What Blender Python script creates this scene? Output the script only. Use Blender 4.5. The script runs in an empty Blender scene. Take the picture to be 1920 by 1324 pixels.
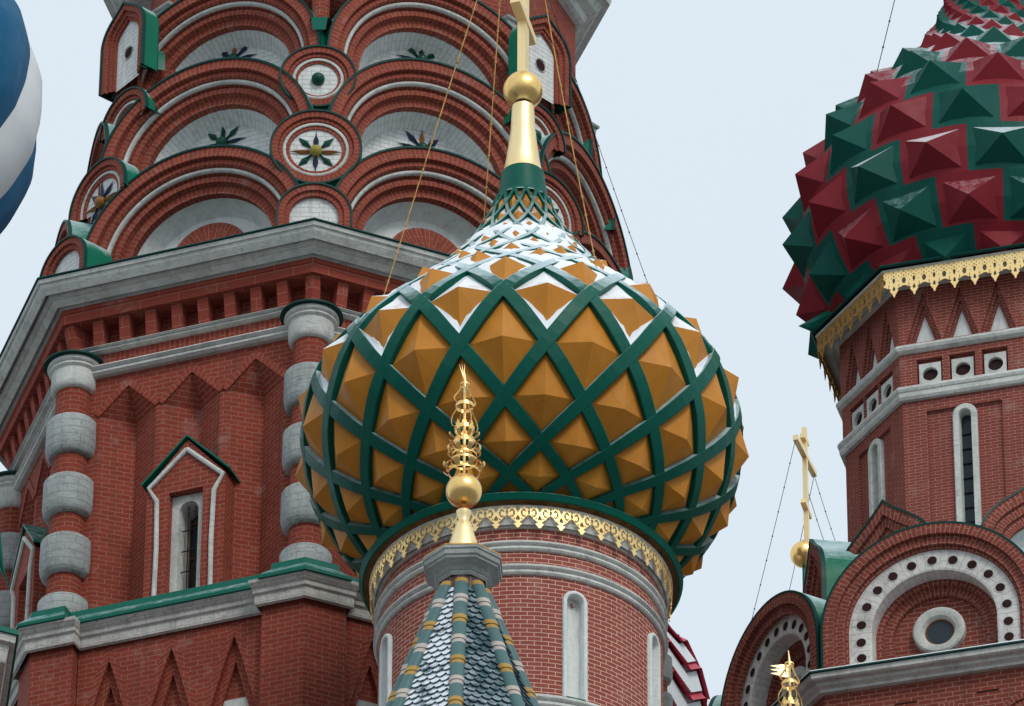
import bpy, math, random
import numpy as np
from mathutils import Vector
random.seed(7)
PI = math.pi
scn = bpy.context.scene
COL = scn.collection

# ------------------------------------------------------------------ camera
F = 13400.0
PITCH, ROLL = math.radians(35.1), math.radians(.3)
CAM = np.array([0, 0, 1.7])
_R0 = np.array([1, 0, 0.]); FW = np.array([0, math.cos(PITCH), math.sin(PITCH)]); _U0 = np.array([0, -math.sin(PITCH), math.cos(PITCH)])
RT = _R0 * math.cos(ROLL) + _U0 * math.sin(ROLL); UP = _U0 * math.cos(ROLL) - _R0 * math.sin(ROLL)
cd = bpy.data.cameras.new('camera'); cam = bpy.data.objects.new('camera', cd); COL.objects.link(cam)
from mathutils import Matrix
cam.matrix_world = Matrix([[RT[0], UP[0], -FW[0], CAM[0]], [RT[1], UP[1], -FW[1], CAM[1]], [RT[2], UP[2], -FW[2], CAM[2]], [0, 0, 0, 1]])
cd.sensor_width = 36; cd.lens = 36 * F / 1920; cd.clip_start = 1; cd.clip_end = 5000
scn.camera = cam

# survey helpers: sight lines from the camera's standpoint to real positions in the place
def ray(u, v): return FW + RT * (u - 960) / F + UP * (662 - v) / F
def PD(u, v, D): return CAM + ray(u, v) * D
def PY(u, v, Y):
    d = ray(u, v); return CAM + d * (Y - CAM[1]) / d[1]
def PZ(u, v, Z):
    d = ray(u, v); return CAM + d * (Z - CAM[2]) / d[2]
def hit(u, v, a, d, n):            # on a vertical plane through a, along d: (h, z)
    dr = ray(u, v); t = ((a - CAM[:2]) @ n) / (dr[:2] @ n); P = CAM + dr * t
    return (P[:2] - a) @ d, P[2]
def head(a): a = math.radians(a); return np.array([math.sin(a), math.cos(a)])

# ------------------------------------------------------------------ mesh builder
class MB:
    def __init__(s): s.v = []; s.f = []; s.uv = []; s.m = []; s.sm = []
    def face(s, pts, uv=None, m=0, smooth=False):
        i = len(s.v); s.v += [tuple(map(float, p)) for p in pts]; s.f.append(tuple(range(i, i + len(pts))))
        if uv is None:
            p = [np.array(q, float) for q in pts]; n = np.zeros(3)
            for k in range(len(p)): n += np.cross(p[k], p[(k + 1) % len(p)])
            l = np.linalg.norm(n); n = n / l if l > 1e-12 else np.array([0, -1, 0.])
            t = np.array([-n[1], n[0], 0]); lt = np.linalg.norm(t)
            t = t / lt if lt > .05 else np.array([1, 0, 0.])
            b = np.cross(n, t)
            if abs(n[2]) < .4: b = np.array([0, 0, 1.])
            uv = [(q @ t, q @ b) for q in p]
        s.uv += [(float(a), float(b)) for a, b in uv]; s.m.append(m); s.sm.append(smooth)
    def grid(s, rows, uvs=None, m=0, smooth=False, closed=False):
        # rows: list of equal-length point lists
        for i in range(len(rows) - 1):
            a, b = rows[i], rows[i + 1]; n = len(a)
            for j in range(n if closed else n - 1):
                k = (j + 1) % n
                uv = None
                if uvs: uv = [uvs[i][j], uvs[i][j + 1], uvs[i + 1][j + 1], uvs[i + 1][j]]
                s.face([a[j], a[k], b[k], b[j]], uv, m, smooth)
    def box(s, c, ax, ay, az, m=0):  # centre, half-vectors
        c = np.array(c, float); ax, ay, az = [np.array(q, float) for q in (ax, ay, az)]
        P = lambda i, j, k: c + i * ax + j * ay + k * az
        for q in ([(-1,-1,-1),(-1,1,-1),(1,1,-1),(1,-1,-1)], [(-1,-1,1),(1,-1,1),(1,1,1),(-1,1,1)], [(-1,-1,-1),(1,-1,-1),(1,-1,1),(-1,-1,1)],
                  [(1,1,-1),(-1,1,-1),(-1,1,1),(1,1,1)], [(-1,1,-1),(-1,-1,-1),(-1,-1,1),(-1,1,1)], [(1,-1,-1),(1,1,-1),(1,1,1),(1,-1,1)]):
            s.face([P(*t) for t in q], None, m)
    def lathe(s, prof, c, seg=48, a0=0, a1=2 * PI, m=0, smooth=True, ur=None):
        # prof: (r, z) from top to bottom or bottom to top; c=(x,y)
        L = 0; vs = [0]
        for i in range(1, len(prof)): L += math.hypot(prof[i][0] - prof[i - 1][0], prof[i][1] - prof[i - 1][1]); vs.append(L)
        rm = ur or max(p[0] for p in prof)
        rows = []; uvs = []
        for (r, z), vv in zip(prof, vs):
            rows.append([(c[0] + r * math.sin(a0 + (a1 - a0) * j / seg), c[1] - r * math.cos(a0 + (a1 - a0) * j / seg), z) for j in range(seg + 1)])
            steep = abs(prof[-1][1] - prof[0][1]) > .5 * abs(prof[-1][0] - prof[0][0])
            uvs.append([(rm * (a1 - a0) * j / seg, z if steep else vv) for j in range(seg + 1)])
        s.grid(rows, uvs, m, smooth)
    def tube(s, pts, r, seg=8, m=0, caps=True):
        pts = [np.array(p, float) for p in pts]; rows = []
        rr = r if hasattr(r, '__len__') else [r] * len(pts)
        up = None
        for i, p in enumerate(pts):
            t = pts[min(i + 1, len(pts) - 1)] - pts[max(i - 1, 0)]; t /= (np.linalg.norm(t) + 1e-12)
            if up is None: up = np.array([0, 0, 1.]) if abs(t[2]) < .9 else np.array([1., 0, 0])
            a = np.cross(t, up); a /= (np.linalg.norm(a) + 1e-12); b = np.cross(a, t); up = b
            rows.append([p + rr[i] * (a * math.cos(2 * PI * k / seg) + b * math.sin(2 * PI * k / seg)) for k in range(seg)])
        s.grid(rows, None, m, True, closed=True)
        if caps:
            s.face(rows[0], None, m); s.face(rows[-1][::-1], None, m)
    def ball(s, c, r, seg=24, m=0, sz=1.0):
        prof = [(r * math.sin(PI * i / (seg // 2)) + 1e-5, c[2] + sz * r * math.cos(PI * i / (seg // 2))) for i in range(seg // 2 + 1)]
        s.lathe(prof, c, seg, m=m)
    def sweep(s, poly, prof, m=0, offs=None, closed=True, smooth=False):
        # poly: 2D points; prof: (outward offset, z) list
        rings = []
        for o, z in prof:
            q = offset(poly, o, closed); rings.append([(x, y, z) for x, y in q])
        s.grid(rings, None, m, smooth, closed=closed)
    def build(s, name, mats, parent=None, sharp=35):
        me = bpy.data.meshes.new(name); me.from_pydata(s.v, [], s.f)
        ul = me.uv_layers.new(name='UVMap'); ul.data.foreach_set('uv', [c for p in s.uv for c in p])
        me.polygons.foreach_set('material_index', s.m); me.polygons.foreach_set('use_smooth', s.sm)
        if not isinstance(mats, (list, tuple)): mats = [mats]
        for k in mats: me.materials.append(k)
        if any(s.sm):
            import bmesh
            bm = bmesh.new(); bm.from_mesh(me); bmesh.ops.remove_doubles(bm, verts=bm.verts, dist=1e-5); bm.to_mesh(me); bm.free()
            me.set_sharp_from_angle(angle=math.radians(sharp))
        me.update()
        o = bpy.data.objects.new(name, me); COL.objects.link(o)
        if parent is not None:
            o.parent = parent; o.matrix_parent_inverse = WI(parent)
        return o
def WI(parent):      # empties are placed and unrotated, meshes are modelled in world coordinates
    return Matrix.Translation(-Vector(parent.location)) if parent.type == 'EMPTY' else Matrix.Identity(4)
def offset(P, o, closed=True):
    n = len(P); out = []; P = [np.array(q, float) for q in P]
    for i in range(n):
        a, b, c = P[i - 1], P[i], P[(i + 1) % n]
        if not closed and i == 0: a = b - (c - b)
        if not closed and i == n - 1: c = b + (b - a)
        d1 = (b - a) / np.linalg.norm(b - a); d2 = (c - b) / np.linalg.norm(c - b)
        n1 = np.array([d1[1], -d1[0]]); n2 = np.array([d2[1], -d2[0]])
        out.append(b + (n1 + n2) / (1 + n1 @ n2) * o)
    return out
def thing(name, label, cat, loc, group=None):
    o = bpy.data.objects.new(name, None); COL.objects.link(o); o.location = tuple(map(float, loc)); o.empty_display_size = .5
    o['label'] = label; o['category'] = cat
    if group: o['group'] = group
    return o

# ------------------------------------------------------------------ materials
def newmat(name):
    m = bpy.data.materials.new(name); m.use_nodes = True; nt = m.node_tree
    return m, nt, nt.nodes['Principled BSDF'], nt.nodes, nt.links
def N(nodes, t, **k):
    n = nodes.new(t)
    for a, b in k.items(): setattr(n, a, b)
    return n
def mixc(nodes, links, fac, a, b, mode='MIX'):
    n = nodes.new('ShaderNodeMix'); n.data_type = 'RGBA'; n.blend_type = mode
    for sock, val in ((n.inputs[0], fac), (n.inputs[6], a), (n.inputs[7], b)):
        if hasattr(val, 'links'): links.new(val, sock)
        elif isinstance(val, (tuple, list)): sock.default_value = (*val[:3], 1)
        else: sock.default_value = val
    return n.outputs[2]
def noise(nodes, links, vec, scale, detail=4, rough=.6):
    n = nodes.new('ShaderNodeTexNoise'); n.inputs['Scale'].default_value = scale; n.inputs['Detail'].default_value = detail
    n.inputs['Roughness'].default_value = rough; links.new(vec, n.inputs['Vector']); return n.outputs['Fac']
def ramp(nodes, links, fac, a, b, c0=0., c1=1.):
    n = nodes.new('ShaderNodeMapRange'); links.new(fac, n.inputs[0]); n.inputs[1].default_value = a; n.inputs[2].default_value = b
    n.inputs[3].default_value = c0; n.inputs[4].default_value = c1; return n.outputs[0]
def objvec(nodes):
    g = nodes.new('ShaderNodeNewGeometry'); return g.outputs['Position']
def math2(nodes, links, op, a, b):
    n = nodes.new('ShaderNodeMath'); n.operation = op
    for s_, v_ in ((n.inputs[0], a), (n.inputs[1], b)):
        if hasattr(v_, 'links'): links.new(v_, s_)
        else: s_.default_value = v_
    return n.outputs[0]
def snowmask(nodes, links, lo, hi, ns=6, na=.35):
    g = nodes.new('ShaderNodeNewGeometry'); sp = nodes.new('ShaderNodeSeparateXYZ'); links.new(g.outputs['True Normal'], sp.inputs[0])
    nz = noise(nodes, links, g.outputs['Position'], ns, 6, .7)
    a = math2(nodes, links, 'MULTIPLY', math2(nodes, links, 'SUBTRACT', nz, .5), na * 2)
    return ramp(nodes, links, math2(nodes, links, 'ADD', sp.outputs[2], a), lo, hi)

def brick_mat(name, c1, c2, mortar, bw, rh, mo=.011, rough=.85, dirt=.35):
    m, nt, bs, nd, lk = newmat(name)
    uv = N(nd, 'ShaderNodeUVMap'); uv.uv_map = 'UVMap'
    # slightly wobbly courses
    pos = objvec(nd)
    wn = nd.new('ShaderNodeTexNoise'); wn.inputs['Scale'].default_value = 3.; lk.new(pos, wn.inputs['Vector'])
    wob = nd.new('ShaderNodeVectorMath'); wob.operation = 'MULTIPLY_ADD'
    lk.new(wn.outputs['Color'], wob.inputs[0]); wob.inputs[1].default_value = (.02, .02, 0); lk.new(uv.outputs[0], wob.inputs[2])
    b = nd.new('ShaderNodeTexBrick'); lk.new(wob.outputs[0], b.inputs['Vector'])
    b.inputs['Scale'].default_value = 1; b.inputs['Brick Width'].default_value = bw; b.inputs['Row Height'].default_value = rh
    b.inputs['Mortar Size'].default_value = mo; b.inputs['Mortar Smooth'].default_value = .25; b.inputs['Bias'].default_value = 0
    b.inputs['Color1'].default_value = (*c1, 1); b.inputs['Color2'].default_value = (*c2, 1); b.inputs['Mortar'].default_value = (*mortar, 1)
    n1 = noise(nd, lk, pos, 1.3, 5); n2 = noise(nd, lk, pos, 22, 3)
    col = mixc(nd, lk, ramp(nd, lk, n1, .35, .7, 0, dirt), b.outputs['Color'], tuple(x * .55 for x in c1))
    col = mixc(nd, lk, ramp(nd, lk, n2, .3, .75, 0, .3), col, tuple(min(1, x * 1.5) for x in c2))
    mp = nd.new('ShaderNodeMapping'); mp.inputs['Scale'].default_value = (5, 5, .35); lk.new(pos, mp.inputs[0])
    n3 = noise(nd, lk, mp.outputs[0], 1, 5, .65)
    col = mixc(nd, lk, ramp(nd, lk, n3, .52, .78, 0, min(.8, dirt * 1.3)), col, (.085, .045, .035))
    n4 = noise(nd, lk, pos, 2.1, 6, .7)
    col = mixc(nd, lk, ramp(nd, lk, n4, .58, .8, 0, .34), col, (.5, .42, .38))
    lk.new(col, bs.inputs['Base Color']); bs.inputs['Roughness'].default_value = rough
    bs.inputs['Specular IOR Level'].default_value = .25
    bp = nd.new('ShaderNodeBump'); bp.inputs['Strength'].default_value = .5; bp.inputs['Distance'].default_value = .012
    h = math2(nd, lk, 'SUBTRACT', math2(nd, lk, 'MULTIPLY', n2, .6), b.outputs['Fac'])
    lk.new(h, bp.inputs['Height']); lk.new(bp.outputs[0], bs.inputs['Normal'])
    return m
def stone_mat(name, c, dark=.5, lo=.45, hi=.75, joints=None, crack=.0):
    m, nt, bs, nd, lk = newmat(name); pos = objvec(nd)
    n1 = noise(nd, lk, pos, 1.7, 6, .7); n2 = noise(nd, lk, pos, 14, 5, .7)
    mp = nd.new('ShaderNodeMapping'); mp.inputs['Scale'].default_value = (3, 3, .5); lk.new(pos, mp.inputs[0])
    n3 = noise(nd, lk, mp.outputs[0], 2.5, 5, .7)
    col = mixc(nd, lk, ramp(nd, lk, n1, lo, hi, 0, .7), c, tuple(x * dark for x in c))
    col = mixc(nd, lk, ramp(nd, lk, n3, .48, .8, 0, .6), col, (c[0] * .42, c[1] * .42, c[2] * .38))
    col = mixc(nd, lk, ramp(nd, lk, n2, .55, .8, 0, .35), col, tuple(x * .6 for x in c))
    if crack:
        mp2 = nd.new('ShaderNodeMapping'); mp2.inputs['Scale'].default_value = (1.2, 1.2, 5); lk.new(pos, mp2.inputs[0])
        vo = nd.new('ShaderNodeTexNoise'); vo.inputs['Scale'].default_value = 2.2; vo.inputs['Detail'].default_value = 3; vo.inputs['Distortion'].default_value = 1.2; lk.new(mp2.outputs[0], vo.inputs['Vector'])
        cr = ramp(nd, lk, math2(nd, lk, 'ABSOLUTE', math2(nd, lk, 'SUBTRACT', vo.outputs['Fac'], .5), 0), 0, .012, crack, 0)
        col = mixc(nd, lk, cr, col, (.09, .085, .08))
    fac = None
    if joints:
        uv = N(nd, 'ShaderNodeUVMap'); uv.uv_map = 'UVMap'
        b = nd.new('ShaderNodeTexBrick'); lk.new(uv.outputs[0], b.inputs['Vector']); b.inputs['Scale'].default_value = 1
        b.inputs['Brick Width'].default_value = joints[0]; b.inputs['Row Height'].default_value = joints[1]; b.inputs['Mortar Size'].default_value = .007
        fac = b.outputs['Fac']; col = mixc(nd, lk, math2(nd, lk, 'MULTIPLY', fac, .45), col, tuple(x * .4 for x in c))
    lk.new(col, bs.inputs['Base Color']); bs.inputs['Roughness'].default_value = .9; bs.inputs['Specular IOR Level'].default_value = .2
    bp = nd.new('ShaderNodeBump'); bp.inputs['Strength'].default_value = .6; bp.inputs['Distance'].default_value = .03
    h = math2(nd, lk, 'ADD', n2, n1)
    if fac is not None: h = math2(nd, lk, 'SUBTRACT', h, math2(nd, lk, 'MULTIPLY', fac, .35))
    lk.new(h, bp.inputs['Height']); lk.new(bp.outputs[0], bs.inputs['Normal'])
    return m
def paint_mat(name, c, rough=.4, snow=None, var=.25, frost=(.62, .72, .78), ns=7, bump=.15, seams=None):
    m, nt, bs, nd, lk = newmat(name); pos = objvec(nd)
    n1 = noise(nd, lk, pos, 2.2, 6, .65); n2 = noise(nd, lk, pos, 30, 3)
    col = mixc(nd, lk, ramp(nd, lk, n1, .35, .75, 0, var), c, tuple(x * .45 for x in c))
    mp = nd.new('ShaderNodeMapping'); mp.inputs['Scale'].default_value = (7, 7, .8); lk.new(pos, mp.inputs[0])
    n3 = noise(nd, lk, mp.outputs[0], 1.3, 5, .7)
    col = mixc(nd, lk, ramp(nd, lk, n3, .5, .8, 0, var), col, tuple(min(1, x * 1.6 + .004) for x in c))
    ro = ramp(nd, lk, n1, .3, .7, rough * .8, rough * 1.3)
    if snow:
        mk = snowmask(nd, lk, snow[0], snow[1], ns, snow[2]); col = mixc(nd, lk, math2(nd, lk, 'MULTIPLY', mk, snow[3]), col, frost)
        ro2 = nd.new('ShaderNodeMix'); lk.new(mk, ro2.inputs[0]); lk.new(ro, ro2.inputs[2]); ro2.inputs[3].default_value = .85; ro = ro2.outputs[0]
    lk.new(col, bs.inputs['Base Color']); lk.new(ro, bs.inputs['Roughness']); bs.inputs['Specular IOR Level'].default_value = .17
    bp = nd.new('ShaderNodeBump'); bp.inputs['Strength'].default_value = bump; bp.inputs['Distance'].default_value = .02
    lk.new(math2(nd, lk, 'ADD', n1, math2(nd, lk, 'MULTIPLY', n2, .3)), bp.inputs['Height']); lk.new(bp.outputs[0], bs.inputs['Normal'])
    return m
def gold_mat(name, c, rough=.25, tarn=.4):
    m, nt, bs, nd, lk = newmat(name); pos = objvec(nd)
    n1 = noise(nd, lk, pos, 5, 6, .7)
    col = mixc(nd, lk, ramp(nd, lk, n1, .5, .8, 0, tarn), c, tuple(x * .3 for x in c))
    lk.new(col, bs.inputs['Base Color']); bs.inputs['Metallic'].default_value = 1
    lk.new(ramp(nd, lk, n1, .3, .8, rough * .8, rough * 1.9), bs.inputs['Roughness'])
    bp = nd.new('ShaderNodeBump'); bp.inputs['Strength'].default_value = .12; bp.inputs['Distance'].default_value = .01
    lk.new(noise(nd, lk, pos, 9, 3), bp.inputs['Height']); lk.new(bp.outputs[0], bs.inputs['Normal'])
    return m
MT = {}
MT['brickL'] = brick_mat('brick_red', (.275, .046, .026), (.205, .034, .020), (.33, .16, .11), .22, .081, .0075)
MT['brickLr'] = brick_mat('brick_arch_red', (.30, .060, .035), (.225, .042, .026), (.33, .17, .12), .26, .082, .008)
MT['brickM'] = brick_mat('brick_rose', (.30, .078, .055), (.245, .058, .043), (.74, .49, .38), .19, .0665, .0065, dirt=.2)
MT['brickR'] = brick_mat('brick_dark_rose', (.245, .056, .040), (.195, .043, .031), (.44, .25, .20), .19, .053, .005, dirt=.3)
MT['brickRb'] = brick_mat('brick_dark_arch', (.24, .051, .034), (.185, .038, .026), (.42, .25, .19), .2, .075, .007, dirt=.4)
MT['brickP'] = brick_mat('brick_painted', (.29, .056, .035), (.26, .047, .03), (.45, .22, .15), .62, .17, .005, dirt=.3)
MT['stone'] = stone_mat('white_stone', (.62, .635, .595), crack=.45)
MT['stoneJ'] = stone_mat('white_stone_blocks', (.72, .71, .68), joints=(.33, .13), crack=.3)
MT['stoneB'] = stone_mat('banded_stone', (.40, .43, .42), joints=(.33, .13), crack=.7)
MT['plaster'] = stone_mat('whitewashed_plaster', (.74, .76, .74), .85, .5, .8, joints=(.28, .085))
MT['plasterS'] = stone_mat('smooth_whitewash', (.72, .75, .73), .88, .5, .85)
MT['stoneW'] = stone_mat('worn_white_stone', (.58, .57, .53), .55, .45, .7, joints=(.3, .14), crack=.6)
MT['green'] = paint_mat('green_sheet_metal', (.001, .125, .085), .35, (.62, .95, .5, .55))
MT['greenD'] = paint_mat('green_lattice_paint', (.0004, .10, .068), .42, (.34, .70, .16, .86), frost=(.64, .76, .81))
MT['amber'] = paint_mat('amber_paint', (.56, .222, .027), .42, (.40, .62, .18, 1.0), frost=(.84, .86, .89), ns=9, var=.2)
MT['amberB'] = paint_mat('amber_underlayer', (.36, .135, .018), .5, (.30, .48, .22, 1.0), frost=(.84, .87, .91), ns=5)
MT['snow'] = paint_mat('fresh_snow', (.86, .89, .93), .7, None, .03, bump=.5)
MT['gold'] = gold_mat('gilding', (1.0, .66, .24), .26, .3)
MT['goldP'] = gold_mat('pale_gilding', (1.0, .78, .42), .34, .12)
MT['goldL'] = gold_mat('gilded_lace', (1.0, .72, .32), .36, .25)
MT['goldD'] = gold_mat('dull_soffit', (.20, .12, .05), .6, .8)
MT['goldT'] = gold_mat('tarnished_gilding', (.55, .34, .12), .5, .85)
MT['dark'] = paint_mat('painted_hole_shade', (.03, .012, .011), .8)  # near-black faces paint in the shade inside holes and slots
MT['iron'] = paint_mat('black_iron', (.012, .012, .014), .6)
MT['wood'] = paint_mat('varnished_wood', (.16, .065, .02), .5)
MT['red'] = paint_mat('crimson_paint', (.21, .014, .022), .5, (.42, .74, .18, .82), frost=(.74, .73, .76), ns=10)
MT['greenR'] = paint_mat('emerald_paint', (.0003, .078, .058), .5, (.42, .74, .18, .82), frost=(.68, .77, .80), ns=10)
MT['blue'] = paint_mat('blue_paint', (.0004, .095, .21), .5)
MT['white'] = paint_mat('white_paint', (.68, .71, .72), .5, None, .12)
MT['glassD'] = paint_mat('dark_glass', (.03, .045, .055), .12, None, .1, bump=.05)
MT['starG'] = paint_mat('star_green', (.01, .07, .045), .35); MT['starB'] = paint_mat('star_blue', (.02, .035, .075), .35)
MT['starO'] = paint_mat('star_ochre', (.30, .12, .03), .35); MT['starY'] = paint_mat('star_yellow', (.32, .27, .06), .3)
MT['teal'] = paint_mat('teal_glaze', (.085, .165, .165), .4, (.5, 1.0, .6, .5)); MT['ochre'] = paint_mat('ochre_glaze', (.44, .27, .07), .4, (.5, 1.0, .6, .4))
MT['cream'] = paint_mat('cream_glaze', (.50, .45, .40), .45, (.5, 1.0, .6, .4))
MT['scale'] = paint_mat('blue_grey_scale_tile', (.038, .082, .098), .4, (.46, .85, .6, .8), ns=5)
MT['neckB'] = brick_mat('brown_neck_brick', (.13, .075, .062), (.09, .05, .045), (.28, .24, .22), .3, .11, .008)
MT['scaleS'] = paint_mat('snowy_scale_tile', (.075, .125, .145), .45, (.25, .50, .85, .97), frost=(.76, .81, .86), ns=3.8)
MT['greenS'] = paint_mat('frosted_sheet_metal', (.002, .15, .085), .4, (.30, .85, .35, .85), frost=(.60, .74, .78), ns=5)
MT['greenE'] = paint_mat('shaded_green_edging', (.0006, .045, .037), .45)  # green metal darkened in its colour for shade on edges seen from below
MT['redw'] = paint_mat('bright_red_paint', (.50, .03, .06), .4)
MT['greystone'] = stone_mat('grey_stone', (.40, .42, .40), .45, .4, .7)

# ------------------------------------------------------------------ world and light
w = bpy.data.worlds.new('World'); scn.world = w; w.use_nodes = True; nt = w.node_tree; nd = nt.nodes; lk = nt.links; nd.clear()
SUN_EL, SUN_AZ = 42, 155     # azimuth clockwise from +Y
sky = nd.new('ShaderNodeTexSky'); sky.sky_type = 'NISHITA'; sky.sun_disc = False; sky.sun_elevation = math.radians(SUN_EL); sky.sun_rotation = math.radians(SUN_AZ)
b1 = nd.new('ShaderNodeBackground'); b1.inputs[1].default_value = .1; lk.new(sky.outputs[0], b1.inputs[0])
tc = nd.new('ShaderNodeTexCoord'); sp = nd.new('ShaderNodeSeparateXYZ'); lk.new(tc.outputs['Generated'], sp.inputs[0])
nz = nd.new('ShaderNodeTexNoise'); nz.inputs['Scale'].default_value = 1.6; nz.inputs['Detail'].default_value = 5; lk.new(tc.outputs['Generated'], nz.inputs['Vector'])
cr = nd.new('ShaderNodeValToRGB'); cr.color_ramp.elements[0].position = .0; cr.color_ramp.elements[0].color = (.655, .76, .865, 1); cr.color_ramp.elements[1].position = 1; cr.color_ramp.elements[1].color = (.80, .90, .975, 1)
ad = nd.new('ShaderNodeMath'); ad.operation = 'MULTIPLY_ADD'; lk.new(nz.outputs['Fac'], ad.inputs[0]); ad.inputs[1].default_value = .35; lk.new(sp.outputs[2], ad.inputs[2])
lk.new(ad.outputs[0], cr.inputs[0])
b2 = nd.new('ShaderNodeBackground'); lk.new(cr.outputs[0], b2.inputs[0]); b2.inputs[1].default_value = 1.0
mx = nd.new('ShaderNodeMixShader'); mx.inputs[0].default_value = .93; lk.new(b1.outputs[0], mx.inputs[1]); lk.new(b2.outputs[0], mx.inputs[2])
ow = nd.new('ShaderNodeOutputWorld'); lk.new(mx.outputs[0], ow.inputs[0])
sl = bpy.data.lights.new('sun', 'SUN'); so = bpy.data.objects.new('sun', sl); COL.objects.link(so)
sl.energy = 1.5; sl.angle = math.radians(18); sl.color = (1, .95, .88)
_h = head(SUN_AZ); sd = Vector((_h[0] * math.cos(math.radians(SUN_EL)), _h[1] * math.cos(math.radians(SUN_EL)), math.sin(math.radians(SUN_EL))))
so.rotation_euler = sd.to_track_quat('Z', 'Y').to_euler()
scn.view_settings.view_transform = 'Standard'; scn.view_settings.look = 'None'; scn.view_settings.exposure = 0; scn.view_settings.gamma = 1

# ------------------------------------------------------------------ ground
g = MB(); g.face([(-2500, -2500, 0), (2500, -2500, 0), (2500, 2500, 0), (-2500, 2500, 0)])
gm = stone_mat('paving_with_thin_snow', (.20, .20, .205), .7)
go = g.build('ground', gm); go['kind'] = 'structure'

# ================================================================== generic bits
def interp_prof(tab):
    zs = np.array([t[0] for t in tab]); rs = np.array([t[1] for t in tab]); return lambda z: float(np.interp(z, zs, rs))
def lace(mbuild, place, mask, nx, ny, w, h, m=0):
    # a thin sheet cut out by a mask; place(x, y) gives the point and x in [0,w], y in [0,h] downwards
    for i in range(nx):
        for j in range(ny):
            if mask((i + .5) / nx, (j + .5) / ny):
                x0, x1, y0, y1 = w * i / nx, w * (i + 1) / nx, h * j / ny, h * (j + 1) / ny
                mbuild.face([place(x0, y1), place(x1, y1), place(x1, y0), place(x0, y0)], [(x0, y1), (x1, y1), (x1, y0), (x0, y0)], m)
def heart(x, y, cx, cy, s, up=False):
    x = (x - cx) / s; y = (y - cy) / s
    if up: y = -y
    y = -y   # y down on the sheet
    return (x * x + y * y - .5) ** 3 - 1.6 * x * x * y * y * y < 0 and abs(x) < 1.2
def pendant_mask(a, b):
    x = (a - .5) * 2; y = b
    # outline
    if y < .40: wv = .97 - .05 * abs(math.sin(y * 16))
    elif y < .70: wv = .97 - (y - .40) * 2.5
    elif y < .76: wv = .20
    elif y < .86: wv = .36 - abs(y - .81) * 1.2
    else: wv = max(0, .24 * (1 - (y - .86) / .14))
    if abs(x) > wv: return False
    if heart(x, y * 1.3, 0, .22, .26): return False
    if heart(x, y * 1.3, 0, .64, .19, True): return False
    X = abs(x)
    for cx, cy, r0, r1 in ((.56, .42, .13, .24),):
        d = math.hypot(X - cx, y * 1.3 - cy)
        if r0 < d < r1 and not (X > cx and abs(y * 1.3 - cy) < .08): return False
    if math.hypot(X - .78, y * 1.3 - .1) < .09: return False
    if math.hypot(X - .38, y * 1.3 - .06) < .06: return False
    if math.hypot(X - .36, y * 1.3 - .75) < .06: return False
    if abs(X - .28) < .05 and .30 < y * 1.3 < .5: return False
    return True
def frieze_mask(a, b):
    # a over one bay (period), b down: perforated band, hearts and crescents, scalloped edge with pendants
    x = (a - .5) * 2; X = abs(x)
    if b < .36:
        for k, yy in enumerate((.06, .13, .20, .27, .33)):
            p = .5 if yy < .1 else .25
            xx = ((a * (1 if yy > .1 else 1) + (k % 2) * p * .5) % p) - p / 2
            if math.hypot(xx * 2, (b - yy) * 1.6) < (.045 if k else .03): return False
        return True
    if b < .56:
        if heart(x, b * 1.1, 0, .50, .16): return False
        if math.hypot(X - .95, b * 1.1 - .5) < .13 : return False
        if math.hypot(X - .45, b - .44) < .03: return False
        return True
    if b < .80:
        edge = .62 + .13 * (1 - (1 - min(1, X / 1.0)) ** 1.4 * 0) - .15 * max(0, (X - .35) / .65) ** .8
        if X > .38 and b > .80 - .17 * math.sqrt(max(0, 1 - ((1 - X) / .62) ** 2)): return False
        d = math.hypot(X - .40, b * 1.1 - .70)
        if .09 < d < .14 and X > .36: return False
        if heart(x, b * 1.1, 0, .74, .13, True): return False
        return True
    if b < .88: return X < .34 - (b - .8) * 1.5
    if b < .94: return X < .16
    return X < .10 * (1 - (b - .94) / .06) + .02
def chain(mb, p0, p1, sag=.0, r=.011, step=.42, m=0):
    p0 = np.array(p0, float); p1 = np.array(p1, float); L = np.linalg.norm(p1 - p0); n = 14
    pts = [p0 + (p1 - p0) * i / n - np.array([0, 0, 1]) * sag * 4 * (i / n) * (1 - i / n) for i in range(n + 1)]
    mb.tube(pts, r, 5, m)
    k = int(L / step)
    for i in range(1, k):
        t = i / k; c = p0 + (p1 - p0) * t - np.array([0, 0, 1]) * sag * 4 * t * (1 - t)
        mb.ball(c, r * 2.6, 8, m)
def cross_parts(parent, base, H, s, hdg, mat, slanted=True):
    # orthodox cross: upright, top bar, main bar, slanted foot bar
    d = head(hdg); D3 = np.array([d[0], d[1], 0]); Nn = np.array([-d[1], d[0], 0]); Z = np.array([0, 0, 1.])
    b = MB(); b.box(base + Z * H / 2, D3 * .065 * s, Nn * .045 * s, Z * H / 2); b.build('upright', mat, parent)
    b = MB(); b.box(base + Z * (H * .93), D3 * .20 * s, Nn * .05 * s, Z * .055 * s); b.build('top_bar', mat, parent)
    b = MB(); b.box(base + Z * (H * .80), D3 * .62 * s, Nn * .053 * s, Z * .06 * s); b.build('main_bar', mat, parent)
    q = (D3 * .96 - Z * .28); b = MB(); b.box(base + Z * (H * .32), q * .30 * s, Nn * .056 * s, np.cross(q, Nn) * .05 * s); b.build('foot_bar', mat, parent)
    return base + Z * (H * .80) + D3 * .6 * s, base + Z * (H * .80) - D3 * .6 * s
def empty_part(name, parent, loc):
    o = bpy.data.objects.new(name, None); COL.objects.link(o); o.parent = parent
    o.empty_display_size = .2
    return o

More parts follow.
